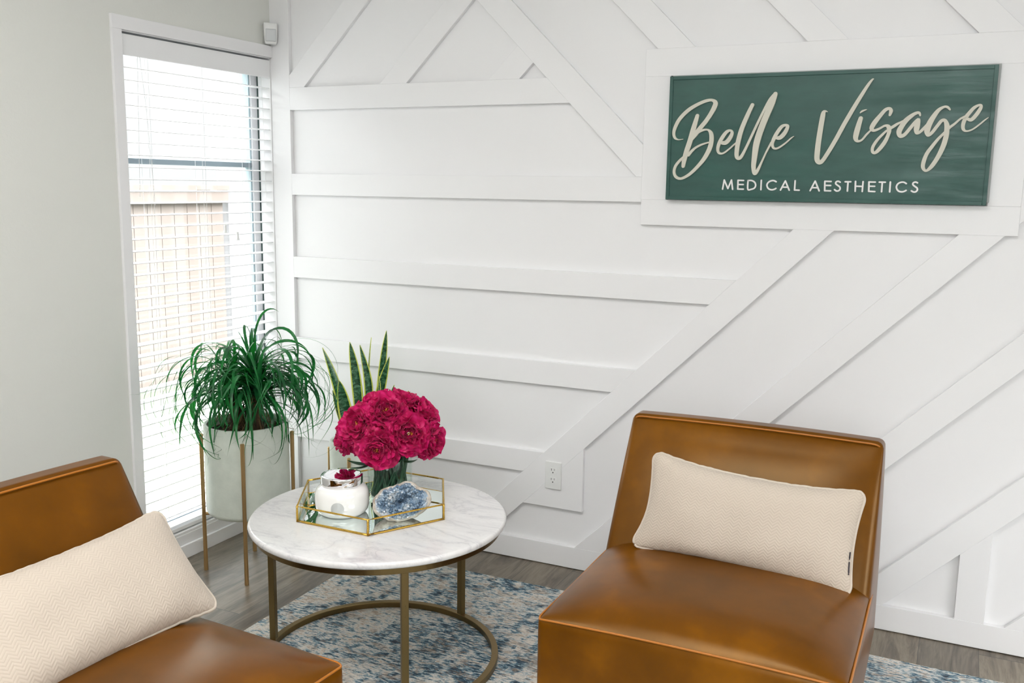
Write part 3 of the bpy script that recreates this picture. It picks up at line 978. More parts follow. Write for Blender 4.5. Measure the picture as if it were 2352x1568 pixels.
BLOCK = [
    ('M', [(-0.3057,-0.1737),(-0.3015,-0.1424),(-0.2874,-0.1713),(-0.2763,-0.1422),(-0.2709,-0.1739)]),
    ('E', [(-0.2345,-0.1433),(-0.2536,-0.1429),(-0.253,-0.1727),(-0.2339,-0.173)]),
    ('E', [(-0.2535,-0.1571),(-0.235,-0.1572)]),
    ('D', [(-0.2193,-0.1431),(-0.2183,-0.1728),(-0.2065,-0.1729),(-0.1962,-0.1685),(-0.1924,-0.1592),(-0.1963,-0.1491),(-0.2065,-0.1433),(-0.2193,-0.1431)]),
    ('I', [(-0.1739,-0.1421),(-0.1737,-0.1737)]),
    ('C', [(-0.124,-0.1464),(-0.1315,-0.1428),(-0.14,-0.1432),(-0.1488,-0.1476),(-0.1541,-0.1566),(-0.1514,-0.1663),(-0.1444,-0.1721),(-0.1358,-0.1735),(-0.1283,-0.1715),(-0.1236,-0.1687)]),
    ('A', [(-0.1078,-0.174),(-0.0934,-0.1434),(-0.0789,-0.1742)]),
    ('A', [(-0.1024,-0.1641),(-0.0843,-0.1642)]),
    ('L', [(-0.0611,-0.1424),(-0.0613,-0.1733),(-0.0461,-0.1737)]),
    ('A', [(-0.0102,-0.1747),(0.0042,-0.1429),(0.0188,-0.1748)]),
    ('A', [(-0.0047,-0.1647),(0.0135,-0.1647)]),
    ('E', [(0.0552,-0.1436),(0.0355,-0.1432),(0.0366,-0.174),(0.0555,-0.1743)]),
    ('E', [(0.0357,-0.1566),(0.0546,-0.1567)]),
    ('S', [(0.0841,-0.1454),(0.0776,-0.1425),(0.0714,-0.1449),(0.0707,-0.1509),(0.0768,-0.1558),(0.0837,-0.1611),(0.0853,-0.1682),(0.0808,-0.1736),(0.0739,-0.1743),(0.0679,-0.1702)]),
    ('T', [(0.1,-0.144),(0.1171,-0.1438)]),
    ('T', [(0.1089,-0.1439),(0.1089,-0.1741)]),
    ('H', [(0.1323,-0.1425),(0.1334,-0.1746)]),
    ('H', [(0.1558,-0.1431),(0.1555,-0.1749)]),
    ('H', [(0.1328,-0.1581),(0.1555,-0.1584)]),
    ('E', [(0.1934,-0.1441),(0.1741,-0.1438),(0.1754,-0.174),(0.1941,-0.1746)]),
    ('E', [(0.1745,-0.1576),(0.1924,-0.1576)]),
    ('T', [(0.2059,-0.144),(0.2241,-0.1441)]),
    ('T', [(0.215,-0.1442),(0.215,-0.1748)]),
    ('I', [(0.2395,-0.1433),(0.2396,-0.1748)]),
    ('C', [(0.2876,-0.1477),(0.2808,-0.1438),(0.2729,-0.1436),(0.2639,-0.1477),(0.2591,-0.1565),(0.2606,-0.1651),(0.2666,-0.172),(0.2757,-0.1742),(0.283,-0.1727),(0.2887,-0.1694)]),
    ('S', [(0.3209,-0.145),(0.3151,-0.1425),(0.3085,-0.1452),(0.3079,-0.1509),(0.3137,-0.1561),(0.3205,-0.1611),(0.3221,-0.1677),(0.3177,-0.1733),(0.311,-0.174),(0.3048,-0.1706)]),
]


SHIFT = 0.0009   # letters stand proud of the board
words_ = {'Belle': [], 'Visage': []}
for k, pts in SCRIPT:
    words_['Belle' if pts[0][0] < -0.10 else 'Visage'].append(pts)
for w_, strokes in words_.items():
    bm = bmesh.new()
    for i, pts in enumerate(strokes):
        sp = spline(pts, 7)
        sp = [(x, z, max(w, 0.0008)) for x, z, w in sp]
        y1 = -0.0318 - i * 0.0004
        ribbon(bm, sp, -0.0262, y1, drift=0.0004)
        for k_, (x, z, w) in list(enumerate(sp))[::3]:
            if w > 0.004:
                disc(bm, x, z, w / 2 * 0.985, -0.0262, y1 + 0.00006 - 0.0004 * k_ / len(sp), 14)
    obj('script_word', bm, M['letter_cream'], sg)
bm = None
cur = None
groups_ = []
gx = None
for L, pts in BLOCK:
    c0 = sum(p[0] for p in pts) / len(pts)
    if cur is not None and cur[0] == L and abs(c0 - cur[2]) < 0.03:
        cur[1].append(pts)
    else:
        cur = [L, [pts], c0]
        groups_.append(cur)
for L, sts, _ in groups_:
    bm = bmesh.new()
    for i, pts in enumerate(sts):
        w = 0.0052
        if L in 'CSD' and len(pts) > 5:
            pp = spline(pts, 5)
        else:
            pp = pts
        y1 = -0.0296 - 0.00008 * i
        if pp is pts:
            for j in range(len(pp) - 1):
                ribbon(bm, [(pp[j][0], pp[j][1], w), (pp[j + 1][0], pp[j + 1][1], w)], -0.0262, y1 - j * 0.00002)
        else:
            ribbon(bm, [(x, z, w) for x, z in pp], -0.0262, y1)
    obj('letter', bm, M['letter_white'], sg)

# ------------------------------------------------------------------ rug
bm = bmesh.new()
RX0, RX1, RY0, RY1 = 0.662, 3.75, -2.95, -0.226
nx, ny = 60, 52
random.seed(5)
rows = []
for i in range(nx + 1):
    row = []
    for j in range(ny + 1):
        x = RX0 + (RX1 - RX0) * i / nx
        y = RY0 + (RY1 - RY0) * j / ny
        if j == ny:
            y += 0.006 * noise.noise(Vector((x * 2.2, 0, 3)))
        if i == 0:
            x += 0.006 * noise.noise(Vector((0, y * 2.2, 7)))
        row.append(bm.verts.new((x, y, 0.009)))
    rows.append(row)
for i in range(nx):
    for j in range(ny):
        bm.faces.new((rows[i][j], rows[i + 1][j], rows[i + 1][j + 1], rows[i][j + 1]))
edge = [e for e in bm.edges if e.is_boundary]
r_ = bmesh.ops.extrude_edge_only(bm, edges=edge)
for v in [g for g in r_['geom'] if isinstance(g, bmesh.types.BMVert)]:
    v.co.z = 0.0004
    v.co.x += 0.002 if v.co.x > 2 else -0.002
rug = tag(obj('area_rug', bm, M['rug']), 'distressed blue, cream and taupe rug under the round table and chairs', 'rug')

# ------------------------------------------------------------------ coffee table
TX, TY = 1.176, -0.964
tb = thing('coffee_table', 'round white marble top coffee table on a bronze ring base', 'table', (TX, TY, 0.009))
B = 0.009
bm = bmesh.new()
R_, zt, zb, rr = 0.4015, 0.4915 - B, 0.4705 - B, 0.009
prof = [(0, zt)] + [(r, zt) for r in (0.1, 0.2, 0.3, 0.36)] + [(R_ - rr + rr * math.sin(a), zt - rr + rr * math.cos(a)) for a in [k * math.pi / 16 for k in range(9)]]
prof += [(R_ - rr + rr * math.cos(a), zb + rr - rr * math.sin(a)) for a in [k * math.pi / 16 for k in range(1, 9)]] + [(0, zb)]
lathe(bm, prof, 128)
obj('marble_top', bm, M['marble'], tb, smooth=True)
bm = bmesh.new()
lathe(bm, [(0.362, 0.4700 - B), (0.384, 0.4700 - B), (0.384, 0.4490 - B), (0.362, 0.4490 - B)], 128, close=True)
obj('apron_ring', bm, M['bronze'], tb, bevel=0.0015)
bm = bmesh.new()
lathe(bm, [(0.359, 0.0205), (0.380, 0.0205), (0.380, 0.0005), (0.359, 0.0005)], 128, close=True)
obj('base_ring', bm, M['bronze'], tb, bevel=0.0015)
for ang in (74, -46, -166):
    bm = boxes(((0.3605, -0.0105, 0.019), (0.3805, 0.0105, 0.4495 - B)))
    bmesh.ops.rotate(bm, verts=bm.verts, cent=(0, 0, 0), matrix=Matrix.Rotation(math.radians(ang), 3, 'Z'))
    obj('leg', bm, M['bronze'], tb, bevel=0.0012)

TT = 0.4915   # table top height
# --- tray
HX, HY, HS, HH = 1.1245, -0.919, 0.2585, 0.050
tr_ = thing('mirrored_tray', 'hexagonal mirrored tray with gold wire rim on the marble table', 'tray', (HX, HY, TT))
hexp = [(HS * math.cos(math.radians(60 * k)), HS * math.sin(math.radians(60 * k))) for k in range(6)]
bm = bmesh.new()
prism(bm, [(x * 0.985, y * 0.985) for x, y in hexp], 'z', 0.0012, 0.0058)
obj('mirror_base', bm, M['mirror'], tr_)
bm = bmesh.new()
for k in range(6):
    a, b = hexp[k], hexp[(k + 1) % 6]
    prism(bm, [(a[0] * 0.992, a[1] * 0.992), (b[0] * 0.992, b[1] * 0.992), (b[0] * 0.984, b[1] * 0.984), (a[0] * 0.984, a[1] * 0.984)], 'z', 0.007, HH - 0.001)
gp = obj('glass_side', bm, M['pane'], tr_)
random.seed(11)
bm = bmesh.new()
for z_, r_ in ((0.0035, 0.0034), (HH, 0.0029)):
    for k in range(6):
        a, b = Vector((*hexp[k], z_)), Vector((*hexp[(k + 1) % 6], z_))
        pts = [a.lerp(b, q / 12) for q in range(13)]
        tube(bm, pts, [r_ * random.uniform(0.9, 1.1) for _ in pts], 8)
for k in range(6):
    a = Vector((*hexp[k], 0.001))
    b = Vector((*hexp[k], HH + 0.001))
    tube(bm, [a.lerp(b, q / 5) for q in range(6)], [0.0034 * random.uniform(0.92, 1.12) for _ in range(6)], 8)
obj('gold_frame', bm, M['tray_brass'], tr_, smooth=True)
TB = TT + 0.0058

# --- candle
cd = thing('candle_jar', 'squat white glass candle jar with polished silver lid in the tray', 'candle', (1.074, -1.019, TB))
bm = bmesh.new()
prof = [(0, 0.0004), (0.058, 0.0004), (0.070, 0.004), (0.079, 0.013), (0.0835, 0.027), (0.0845, 0.045), (0.0840, 0.062), (0.0815, 0.074), (0.076, 0.084), (0.068, 0.0905), (0.0615, 0.094), (0.0605, 0.100), (0, 0.100)]
prof = [(max(r, 0), z) for r, z in spline(prof, 4)]
prof[0] = (0, prof[0][1])
prof[-1] = (0, prof[-1][1])
lathe(bm, prof, 72)
jar = obj('jar', bm, M['milk'], cd, smooth=True)
bm = bmesh.new()
lathe(bm, [(0, 0.094), (0.062, 0.094), (0.0645, 0.096), (0.0652, 0.100), (0.0652, 0.121), (0.0645, 0.1235), (0.0625, 0.1247), (0.05, 0.1250), (0, 0.1252)], 96)
lid = obj('lid', bm, M['chrome'], cd, smooth=True)
# round foil label wrapped on the body, facing the camera side
bm = bmesh.new()
az0 = math.atan2(-0.90, 0.43)
ringp = []
for rr_ in (0.0, 0.5, 0.9, 1.0):
    row = []
    for k in range(32):
        a = 2 * math.pi * k / 32
        hx_, hz_ = 0.0205 * rr_ * math.cos(a), 0.0205 * rr_ * math.sin(a)
        rad = 0.0848 + (0.0005 if rr_ < 0.95 else 0.0)
        th_ = az0 + hx_ / 0.0845
        row.append(bm.verts.new((rad * math.cos(th_), rad * math.sin(th_), 0.038 + hz_)))
    ringp.append(row)
for i in range(3):
    for k in range(32):
        k2 = (k + 1) % 32
        if i == 0:
            try:
                bm.faces.new((ringp[0][0], ringp[1][k], ringp[1][k2]))
            except ValueError:
                pass
        else:
            bm.faces.new((ringp[i][k], ringp[i + 1][k], ringp[i + 1][k2], ringp[i][k2]))
bmesh.ops.delete(bm, geom=[v for v in ringp[0][1:]], context='VERTS')
obj('round_label', bm, M['foil'], cd, smooth=True)

# --- glass vase and peonies
VX, VY = 1.132, -0.833
bm = bmesh.new()
ro, ri = 0.0728, 0.0692
lathe(bm, [(0, 0.0004), (ro - 0.003, 0.0004), (ro, 0.004), (ro, 0.140), (ro - 0.0018, 0.1425), (ri, 0.140), (ri, 0.016), (ri - 0.006, 0.012), (0, 0.011)], 96)
vase = tag(obj('glass_vase', bm, M['vase_glass'], smooth=True), 'clear glass cylinder vase full of green stems on the tray', 'vase')
vase.location = (VX, VY, TB)
VZ = TB + 0.142


def petal(bm, base, outd, up, length, width, cup, curl, seed, nu=16, nv=11):
    """ruffled petal from base; outd direction the petal leans to, up is the flower axis"""
    side = outd.cross(up).normalized()
    rows = []
    for j in range(nv + 1):
        t = j / nv
        ang = cup * (1 - t) + curl * t          # angle away from the axis
        pt = base.copy()
        # integrate
        acc = Vector((0, 0, 0))
        st = 5
        for q in range(st):
            tt = t * (q + 0.5) / st
            aa = cup * (1 - tt) + curl * tt
            acc += (up * math.cos(aa) + outd * math.sin(aa)) * (length * t / st)
        nrm = (outd * math.cos(ang) - up * math.sin(ang))
        wd = width * (0.30 + 0.85 * math.sin(min(1.0, t * 1.05) * math.pi * 0.60))
        row = []
        for i in range(nu + 1):
            s_ = math.sin(math.pi / 2 * (i / nu * 2 - 1))
            p = base + acc + side * (s_ * wd * 0.5)
            p += nrm * (-(s_ * s_) * width * 0.30 * (1 - 0.4 * t))
            rf = noise.noise(Vector((s_ * 2.6 + seed * 3.1, t * 1.6, seed * 1.7)))
            rf2 = noise.noise(Vector((s_ * 6.5 + seed * 5.3, t * 3.0, seed * 2.3)))
            p += nrm * (rf * 0.34 + rf2 * 0.13) * width * t * t
            p += (up * math.cos(ang) + outd * math.sin(ang)) * (noise.noise(Vector((s_ * 5.0 + seed, 9.1, seed))) * length * 0.09 * t ** 3
                                                           - (1 - math.sqrt(max(0.0, 1 - 0.92 * s_ * s_))) * length * 0.42 * t * t)
            row.append(bm.verts.new(p))
        rows.append(row)
    for j in range(nv):
        for i in range(nu):
            bm.faces.new((rows[j][i], rows[j][i + 1], rows[j + 1][i + 1], rows[j + 1][i]))


def bloom_mesh(seed, full=1.0):
    random.seed(seed)
    bm = bmesh.new()
    up = Vector((0, 0, 1))
    #       count, base r, length, width, cup, curl, z
    layers = [(6, 0.009, 0.025, 0.028, 0.35, -0.15, 0.004), (7, 0.012, 0.034, 0.038, 0.45, -0.20, 0.003),
              (8, 0.015, 0.043, 0.048, 0.62, -0.10, 0.000), (8, 0.017, 0.050, 0.056, 0.88, 0.20, -0.003),
              (8, 0.019, 0.055, 0.062, 1.15, 0.62, -0.007), (8, 0.019, 0.057, 0.066, 1.42, 1.12, -0.012),
              (7, 0.018, 0.056, 0.066, 1.70, 1.65, -0.018)]
    for cnt, br, ln, wd, cup, curl, z in layers:
        a0 = random.uniform(0, 6.28)
        for k in range(cnt):
            a = a0 + 2 * math.pi * k / cnt + random.uniform(-0.2, 0.2)
            od = Vector((math.cos(a), math.sin(a), 0))
            f = random.uniform(0.85, 1.15)
            petal(bm, od * br + Vector((0, 0, z + random.uniform(-0.003, 0.003))), od, up, ln * f * full, wd * random.uniform(0.85, 1.2),
                  cup + random.uniform(-0.15, 0.15), curl + random.uniform(-0.3, 0.3), random.uniform(0, 50))
    me = bpy.data.meshes.new('petals')
    bm.to_mesh(me)
    bm.free()
    for p in me.polygons:
        p.use_smooth = True
    me.materials.append(M['petal'])
    return me


def stamen_mesh(seed):
    random.seed(seed)
    bm = bmesh.new()
    for k in range(13):
        a, r = random.uniform(0, 6.28), random.uniform(0, 0.006)
        b = Vector((math.cos(a) * r, math.sin(a) * r, 0.006))
        e = b + Vector((math.cos(a) * r * 0.7, math.sin(a) * r * 0.7, random.uniform(0.010, 0.018)))
        tube(bm, [b, e], 0.0006, 5)
        tube(bm, [e - Vector((0, 0, 0.002)), e + Vector((0.001, 0, 0.003))], 0.0014, 5)
    me = bpy.data.meshes.new('stamens')
    bm.to_mesh(me)
    bm.free()
    me.materials.append(M['stamen'])
    return me


blooms = [bloom_mesh(3), bloom_mesh(17), bloom_mesh(29)]
stam = [stamen_mesh(1), stamen_mesh(2)]
BC = Vector((1.128, -0.833, 0.715))
VIEW = (Vector(cam.location) - BC).normalized()
CAMR = Vector((-VIEW.y, VIEW.x, 0)).normalized() * 1.0
CAMR = Vector((0.8997, 0.4365, 0))      # to the right as the guests' side sees it
CAMF = Vector((0.4365, -0.8997, 0))     # towards the seating
# (right, up, towards, tilt dir (right, up, towards), size, label)
peonies = [
    (0.000, 0.082, 0.050, (0.00, 0.62, 0.80), 1.02, 'magenta peony at the crown of the bouquet, golden centre facing forward'),
    (-0.084, 0.040, 0.052, (-0.38, 0.42, 0.82), 1.04, 'magenta peony between the crown bloom and the candle side of the bouquet'),
    (-0.020, -0.020, 0.100, (-0.12, -0.10, 1.00), 1.02, 'lowest front peony, hanging over the vase rim with golden stamens showing'),
    (0.072, 0.022, 0.082, (0.25, 0.30, 0.90), 1.04, 'magenta peony right of the middle, opening toward the armless chair'),
    (0.134, -0.016, 0.020, (0.85, 0.00, 0.50), 0.94, 'outermost magenta peony on the side nearest the outlet'),
    (0.104, 0.062, -0.030, (0.70, 0.62, 0.10), 0.96, 'pinker peony at the upper right shoulder of the bouquet'),
    (-0.136, -0.012, 0.000, (-0.92, 0.00, 0.30), 0.88, 'outermost magenta peony on the window side, drooping over the candle'),
    (-0.044, 0.088, -0.040, (-0.30, 0.90, -0.20), 0.95, 'magenta peony at the back of the bouquet touching the snake plant leaves'),
    (0.040, 0.100, -0.020, (0.25, 0.95, -0.05), 0.92, 'magenta peony at the top right of the bouquet behind the crown bloom'),
]
random.seed(4)
for i, (r, u, f, td, sz, lab) in enumerate(peonies):
    c = BC + CAMR * r + Vector((0, 0, u)) + CAMF * f
    ax = (CAMR * td[0] + Vector((0, 0, td[1])) + CAMF * td[2]).normalized()
    t = thing('peony', lab, 'flower', c, 0, 'magenta peonies in the glass vase')
    q = ax.to_track_quat('Z', 'Y')
    p = link('petals', blooms[i % 3], None, t)
    sb_ = p.modifiers.new('smooth', 'SUBSURF')
    sb_.levels = sb_.render_levels = 1
    p.rotation_mode = 'QUATERNION'
    p.rotation_quaternion = q @ Euler((0, 0, i * 1.9)).to_quaternion()
    p.scale = (sz * 0.96,) * 3
    s_ = link('stamens', stam[i % 2], None, t)
    s_.rotation_mode = 'QUATERNION'
    s_.rotation_quaternion = q
    bm = bmesh.new()
    az = random.uniform(0, 6.28)
    foot = Vector((VX + 0.050 * math.cos(az), VY + 0.045 * math.sin(az), TB + 0.018))
    neck = Vector((VX, VY, VZ + 0.005)) + (CAMR * r + CAMF * f) * 0.32
    p0 = Vector((0, 0, 0)) - ax * 0.016
    pts = spline([tuple(p0), tuple(p0.lerp(neck - c, 0.55) - Vector((0, 0, 0.006))), tuple(neck - c), tuple((neck - c).lerp(foot - c, 0.5)), tuple(foot - c)], 5)
    tube(bm, pts, 0.0028, 7)
    obj('stem', bm, M['stem'], t, smooth=True)


def leaf_blade(bm, p0, p1, w, bend=Vector((0, 0, -0.01)), n=8, fold=0.2, uvl=None):
    p0, p1 = Vector(p0), Vector(p1)
    d = (p1 - p0)
    a, b = frame_axes(d)
    rows = []
    for i in range(n + 1):
        t = i / n
        c = p0 + d * t + bend * (4 * t * (1 - t))
        wd = w * math.sin(math.pi * min(1, t * 0.96 + 0.04)) ** 0.8 * (1 - 0.25 * t)
        rows.append([bm.verts.new(c - a * wd / 2 + b * wd * fold), bm.verts.new(c), bm.verts.new(c + a * wd / 2 + b * wd * fold)])
    for i in range(n):
        for k in range(2):
            bm.faces.new((rows[i][k], rows[i][k + 1], rows[i + 1][k + 1], rows[i + 1][k]))


# foliage of the bouquet: the stems and leaves packed in the glass, and the leaves peeping out
bf = thing('bouquet_greenery', 'green stems and peony leaves packed inside the glass vase below the blooms', 'foliage', (VX, VY, TB + 0.012))
bm = bmesh.new()
random.seed(8)
for k in range(110):
    a = random.uniform(0, 6.28)
    a2 = a + random.uniform(0.2, 1.3) * random.choice((-1, 1))
    r1, r2 = math.sqrt(random.uniform(0.15, 1)) * 0.064, math.sqrt(random.uniform(0.3, 1)) * 0.0645
    tube(bm, spline([(r1 * math.cos(a), r1 * math.sin(a), 0.006), (0.8 * r1 * math.cos((a + a2) / 2), 0.8 * r1 * math.sin((a + a2) / 2), 0.06), (r2 * math.cos(a2), r2 * math.sin(a2), 0.138)], 4), random.uniform(0.0028, 0.0046), 7)
obj('stems', bm, M['stem'], bf, smooth=True)
bm = bmesh.new()
for k in range(26):
    a = random.uniform(0, 6.28)
    r1 = random.uniform(0.050, 0.060)
    leaf_blade(bm, (r1 * 0.6 * math.cos(a), r1 * 0.6 * math.sin(a), 0.012), (r1 * math.cos(a + 0.4), r1 * math.sin(a + 0.4), 0.12), 0.022, Vector((0, 0, 0)))
obj('submerged_leaves', bm, M['green_leaf'], bf, smooth=True)


def W2(r, u, f):
    return BC + CAMR * r + Vector((0, 0, u)) + CAMF * f - Vector((VX, VY, TB + 0.012))


bm = bmesh.new()
for A_, B_, w_ in (((-0.05, -0.09, 0.05), (-0.128, -0.075, 0.055), 0.036), ((-0.045, -0.085, 0.06), (-0.118, -0.098, 0.06), 0.026), ((0.02, -0.085, 0.05), (0.045, -0.045, 0.09), 0.03), ((0.05, -0.08, 0.04), (0.10, -0.07, 0.05), 0.028),
                   ((-0.03, -0.06, 0.0), (-0.10, 0.00, 0.0), 0.03), ((0.03, -0.06, 0.0), (0.09, 0.0, -0.03), 0.03)):
    leaf_blade(bm, W2(*A_), W2(*B_), w_)
obj('leaves', bm, M['green_leaf'], bf, smooth=True)

# --- geode
gd = thing('crystal_geode', 'open rock geode lined with pale blue crystals, propped in the tray', 'geode', (1.273, -0.992, TB))
EX = Vector((0.862, 0.507, 0)).normalized()     # along its width
EF = Vector((0.507, -0.862, 0)).normalized()    # open face direction
EU = Vector((0, 0, 1))
TIL = math.radians(24)
FN = (EF * math.cos(TIL) + EU * math.sin(TIL)).normalized()
FU = (EU * math.cos(TIL) - EF * math.sin(TIL)).normalized()


def outline(a):
    """radius factors of the geode's face in direction a"""
    w, h = 0.087, 0.055
    base = 1 / math.sqrt((math.cos(a) / w) ** 2 + (math.sin(a) / h) ** 2)
    return base * (1 + 0.10 * noise.noise(Vector((math.cos(a) * 1.6, math.sin(a) * 1.6, 4.2))) + 0.05 * noise.noise(Vector((math.cos(a) * 5, math.sin(a) * 5, 1.2)))
                   + 0.10 * math.exp(-((a - 1.05) / 0.35) ** 2) + 0.10 * math.exp(-((a + 1.75) / 0.4) ** 2))


CEN = EU * 0.0565
roll = math.radians(9)
bm = bmesh.new()
rings = []
NA = 72
for q, (rf, dp) in enumerate([(0.88, 0.004), (1.0, 0.0), (1.04, -0.010), (0.98, -0.028), (0.82, -0.044), (0.52, -0.054), (0.2, -0.057)]):
    row = []
    for k in range(NA):
        a = 2 * math.pi * k / NA - math.pi
        R0 = outline(a) * rf
        x, y = R0 * math.cos(a), R0 * math.sin(a)
        x, y = x * math.cos(roll) - y * math.sin(roll), x * math.sin(roll) + y * math.cos(roll)
        p = CEN + EX * x + FU * y + FN * dp
        p += FN * 0.004 * noise.noise(p * 60)
        if p.z < 0.0006:
            p.z = 0.0006
        row.append(bm.verts.new(p))
    rings.append(row)
for q in range(len(rings) - 1):
    for k in range(NA):
        bm.faces.new((rings[q][k], rings[q][(k + 1) % NA], rings[q + 1][(k + 1) % NA], rings[q + 1][k]))
bm.faces.new(rings[-1])
obj('rind', bm, M['rind'], gd, smooth=True)
bm = bmesh.new()
random.seed(21)
NR = 22
rows = []
for q in range(NR + 1):
    row = []
    for k in range(NA):
        a = 2 * math.pi * (k + 0.5 * (q % 2)) / NA - math.pi
        f = q / NR
        R0 = outline(a) * 0.93 * f
        x, y = R0 * math.cos(a), R0 * math.sin(a)
        cav = -0.030 * math.exp(-((x - 0.008) / 0.034) ** 2 - ((y - 0.006 - 0.25 * x) / 0.009) ** 2) - 0.008 * (1 - f)
        jag = (noise.noise(Vector((x, y, 0)) * 130) * 0.5 + random.uniform(-0.5, 0.5)) * 0.0042
        x, y = x * math.cos(roll) - y * math.sin(roll), x * math.sin(roll) + y * math.cos(roll)
        row.append(bm.verts.new(CEN + EX * x + FU * y + FN * (0.004 + cav + jag)))
    rows.append(row)
for q in range(NR):
    for k in range(NA):
        a_, b_, c_, d_ = rows[q][k], rows[q][(k + 1) % NA], rows[q + 1][(k + 1) % NA], rows[q + 1][k]
        bm.faces.new((a_, b_, c_))
        bm.faces.new((a_, c_, d_))
for k in range(420):       # larger points standing out of the crust
    a, f = random.uniform(-math.pi, math.pi), math.sqrt(random.uniform(0.03, 0.9))
    R0 = outline(a) * 0.9 * f
    x, y = R0 * math.cos(a), R0 * math.sin(a)
    cav = -0.026 * math.exp(-((x - 0.008) / 0.034) ** 2 - ((y - 0.006 - 0.25 * x) / 0.009) ** 2)
    x, y = x * math.cos(roll) - y * math.sin(roll), x * math.sin(roll) + y * math.cos(roll)
    p = CEN + EX * x + FU * y + FN * (0.000 + cav)
    d = (FN + EX * random.uniform(-0.7, 0.7) + FU * random.uniform(-0.7, 0.7)).normalized()
    r0 = random.uniform(0.0022, 0.0055)
    tube(bm, [p, p + d * r0 * 1.7, p + d * r0 * 2.5], [r0, r0 * 0.9, 0.0002], 5)
bmesh.ops.remove_doubles(bm, verts=bm.verts, dist=0.00005)
obj('crystals', bm, M['crystal'], gd)

# ------------------------------------------------------------------ planters on brass stands


def stand(loc, ang, rad, top, tubr, label, group):
    t = thing('plant_stand', label, 'plant stand', loc, ang, group)
    for k in range(4):
        a = math.radians(45 + 90 * k)
        x, y = rad * math.cos(a), rad * math.sin(a)
        bm = bmesh.new()
        tube(bm, [(x, y, 0.0005), (x, y, top - 0.002)], tubr, 20)
        lathe(bm, [(0, top + 0.0005), (tubr * 0.7, top), (tubr, top - 0.002)], 20, (x, y, 0))
        obj('leg', bm, M['stand_brass'], t, smooth=False)
    return t


def potted(name, label, loc, R, z0, z1, group=None):
    t = thing(name, label, 'potted plant', loc)
    bm = bmesh.new()
    h = z1 - z0
    rr = 0.022
    prof = [(0, 0)] + [(R - rr + rr * math.sin(a), rr - rr * math.cos(a)) for a in [k * math.pi / 12 for k in range(7)]]
    prof += [(R + 0.0, h * 0.5), (R + 0.001, h - 0.008), (R - 0.002, h - 0.001), (R - 0.007, h), (R - 0.012, h - 0.003), (R - 0.014, h - 0.03), (R - 0.014, h - 0.075), (0, h - 0.075)]
    lathe(bm, prof, 96, (0, 0, 0))
    o = obj('planter', bm, M['ceramic'], t, smooth=True)
    md = o.modifiers.new('edge', 'EDGE_SPLIT')
    md.split_angle = math.radians(50)
    bm = bmesh.new()
    rows = []
    random.seed(3)
    for q in range(9):
        r_ = (R - 0.0150) * q / 8
        rows.append([bm.verts.new((r_ * math.cos(2 * math.pi * k / 40), r_ * math.sin(2 * math.pi * k / 40), h - 0.034 + 0.008 * noise.noise(Vector((r_ * 20 * math.cos(k / 40 * 6.28), r_ * 20 * math.sin(k / 40 * 6.28), R * 30))))) for k in range(40)])
    for q in range(8):
        for k in range(40):
            bm.faces.new((rows[q][k], rows[q][(k + 1) % 40], rows[q + 1][(k + 1) % 40], rows[q + 1][k]))
    bmesh.ops.remove_doubles(bm, verts=bm.verts, dist=0.0001)
    obj('soil', bm, M['soil'], t, smooth=True)
    return t, h


P1 = Vector((0.306, -0.573, 0))
st1 = stand(P1, math.radians(-9.5), 0.172, 0.555, 0.0082, 'tall brass rod stand holding the wide planter in front of the window', 'brass plant stands')
bm = bmesh.new()
for k in range(2):
    a = math.radians(45 + 90 * k)
    tube(bm, [(0.164 * math.cos(a), 0.164 * math.sin(a), 0.232 - 0.0), (-0.164 * math.cos(a), -0.164 * math.sin(a), 0.232)], 0.0068, 12)
obj('cross_bar', bm, M['stand_brass'], st1)
pp, ph = potted('potted_ponytail_palm', 'ponytail palm with long curling green straps in a white cylinder planter', (P1.x, P1.y, 0.2400), 0.160, 0.240, 0.600)

# trunk and crowns
BZ = ph - 0.036
random.seed(12)
trunks = [((-0.022, -0.010), (-0.060, -0.008, ph + 0.130)), ((0.020, 0.012), (0.032, 0.010, ph + 0.185)), ((0.045, -0.015), (0.085, -0.020, ph + 0.120))]
bm = bmesh.new()
for (bx, by), top in trunks:
    p0, p1 = Vector((bx, by, BZ - 0.006)), Vector(top)
    pts = [p0.lerp(p1, q / 14) + Vector((0.004 * noise.noise(Vector((q, bx * 90, 0))), 0.004 * noise.noise(Vector((q, 5, bx * 90))), 0)) for q in range(15)]
    rs = [0.030 * (1 - 0.5 * q / 14) + (0.012 * math.exp(-q / 3)) + 0.004 * noise.noise(Vector((q * 1.3, bx * 50, 2))) for q in range(15)]
    tube(bm, pts, rs, 18)
obj('trunk', bm, M['bark'], pp, smooth=True)
bm = bmesh.new()
for k in range(150):
    (bx, by), top = trunks[k % 3 if k % 5 else 0]
    t_ = random.uniform(0.05, 0.95)
    p = Vector((bx, by, BZ)).lerp(Vector(top), t_)
    a = random.uniform(0, 6.28)
    d = Vector((math.cos(a), math.sin(a), 0))
    l = random.uniform(0.04, 0.10)
    w = random.uniform(0.0006, 0.0016)
    tube(bm, spline([tuple(p + d * 0.015), tuple(p + d * l * 0.5 + Vector((0, 0, 0.01))), tuple(p + d * l * 0.8 + Vector((0, 0, -l * 0.6)))], 4), w, 4)
for k in range(60):
    a, r_ = random.uniform(0, 6.28), random.uniform(0.04, 0.13)
    p = Vector((r_ * math.cos(a), r_ * math.sin(a), BZ + 0.010))
    a2 = random.uniform(0, 6.28)
    l = random.uniform(0.03, 0.08)
    tube(bm, [p, p + Vector((math.cos(a2) * l * 0.5, math.sin(a2) * l * 0.5, 0.012)), p + Vector((math.cos(a2) * l, math.sin(a2) * l, 0.002))], 0.0008, 4)
obj('dry_leaf_bases', bm, M['straw'], pp, smooth=True)


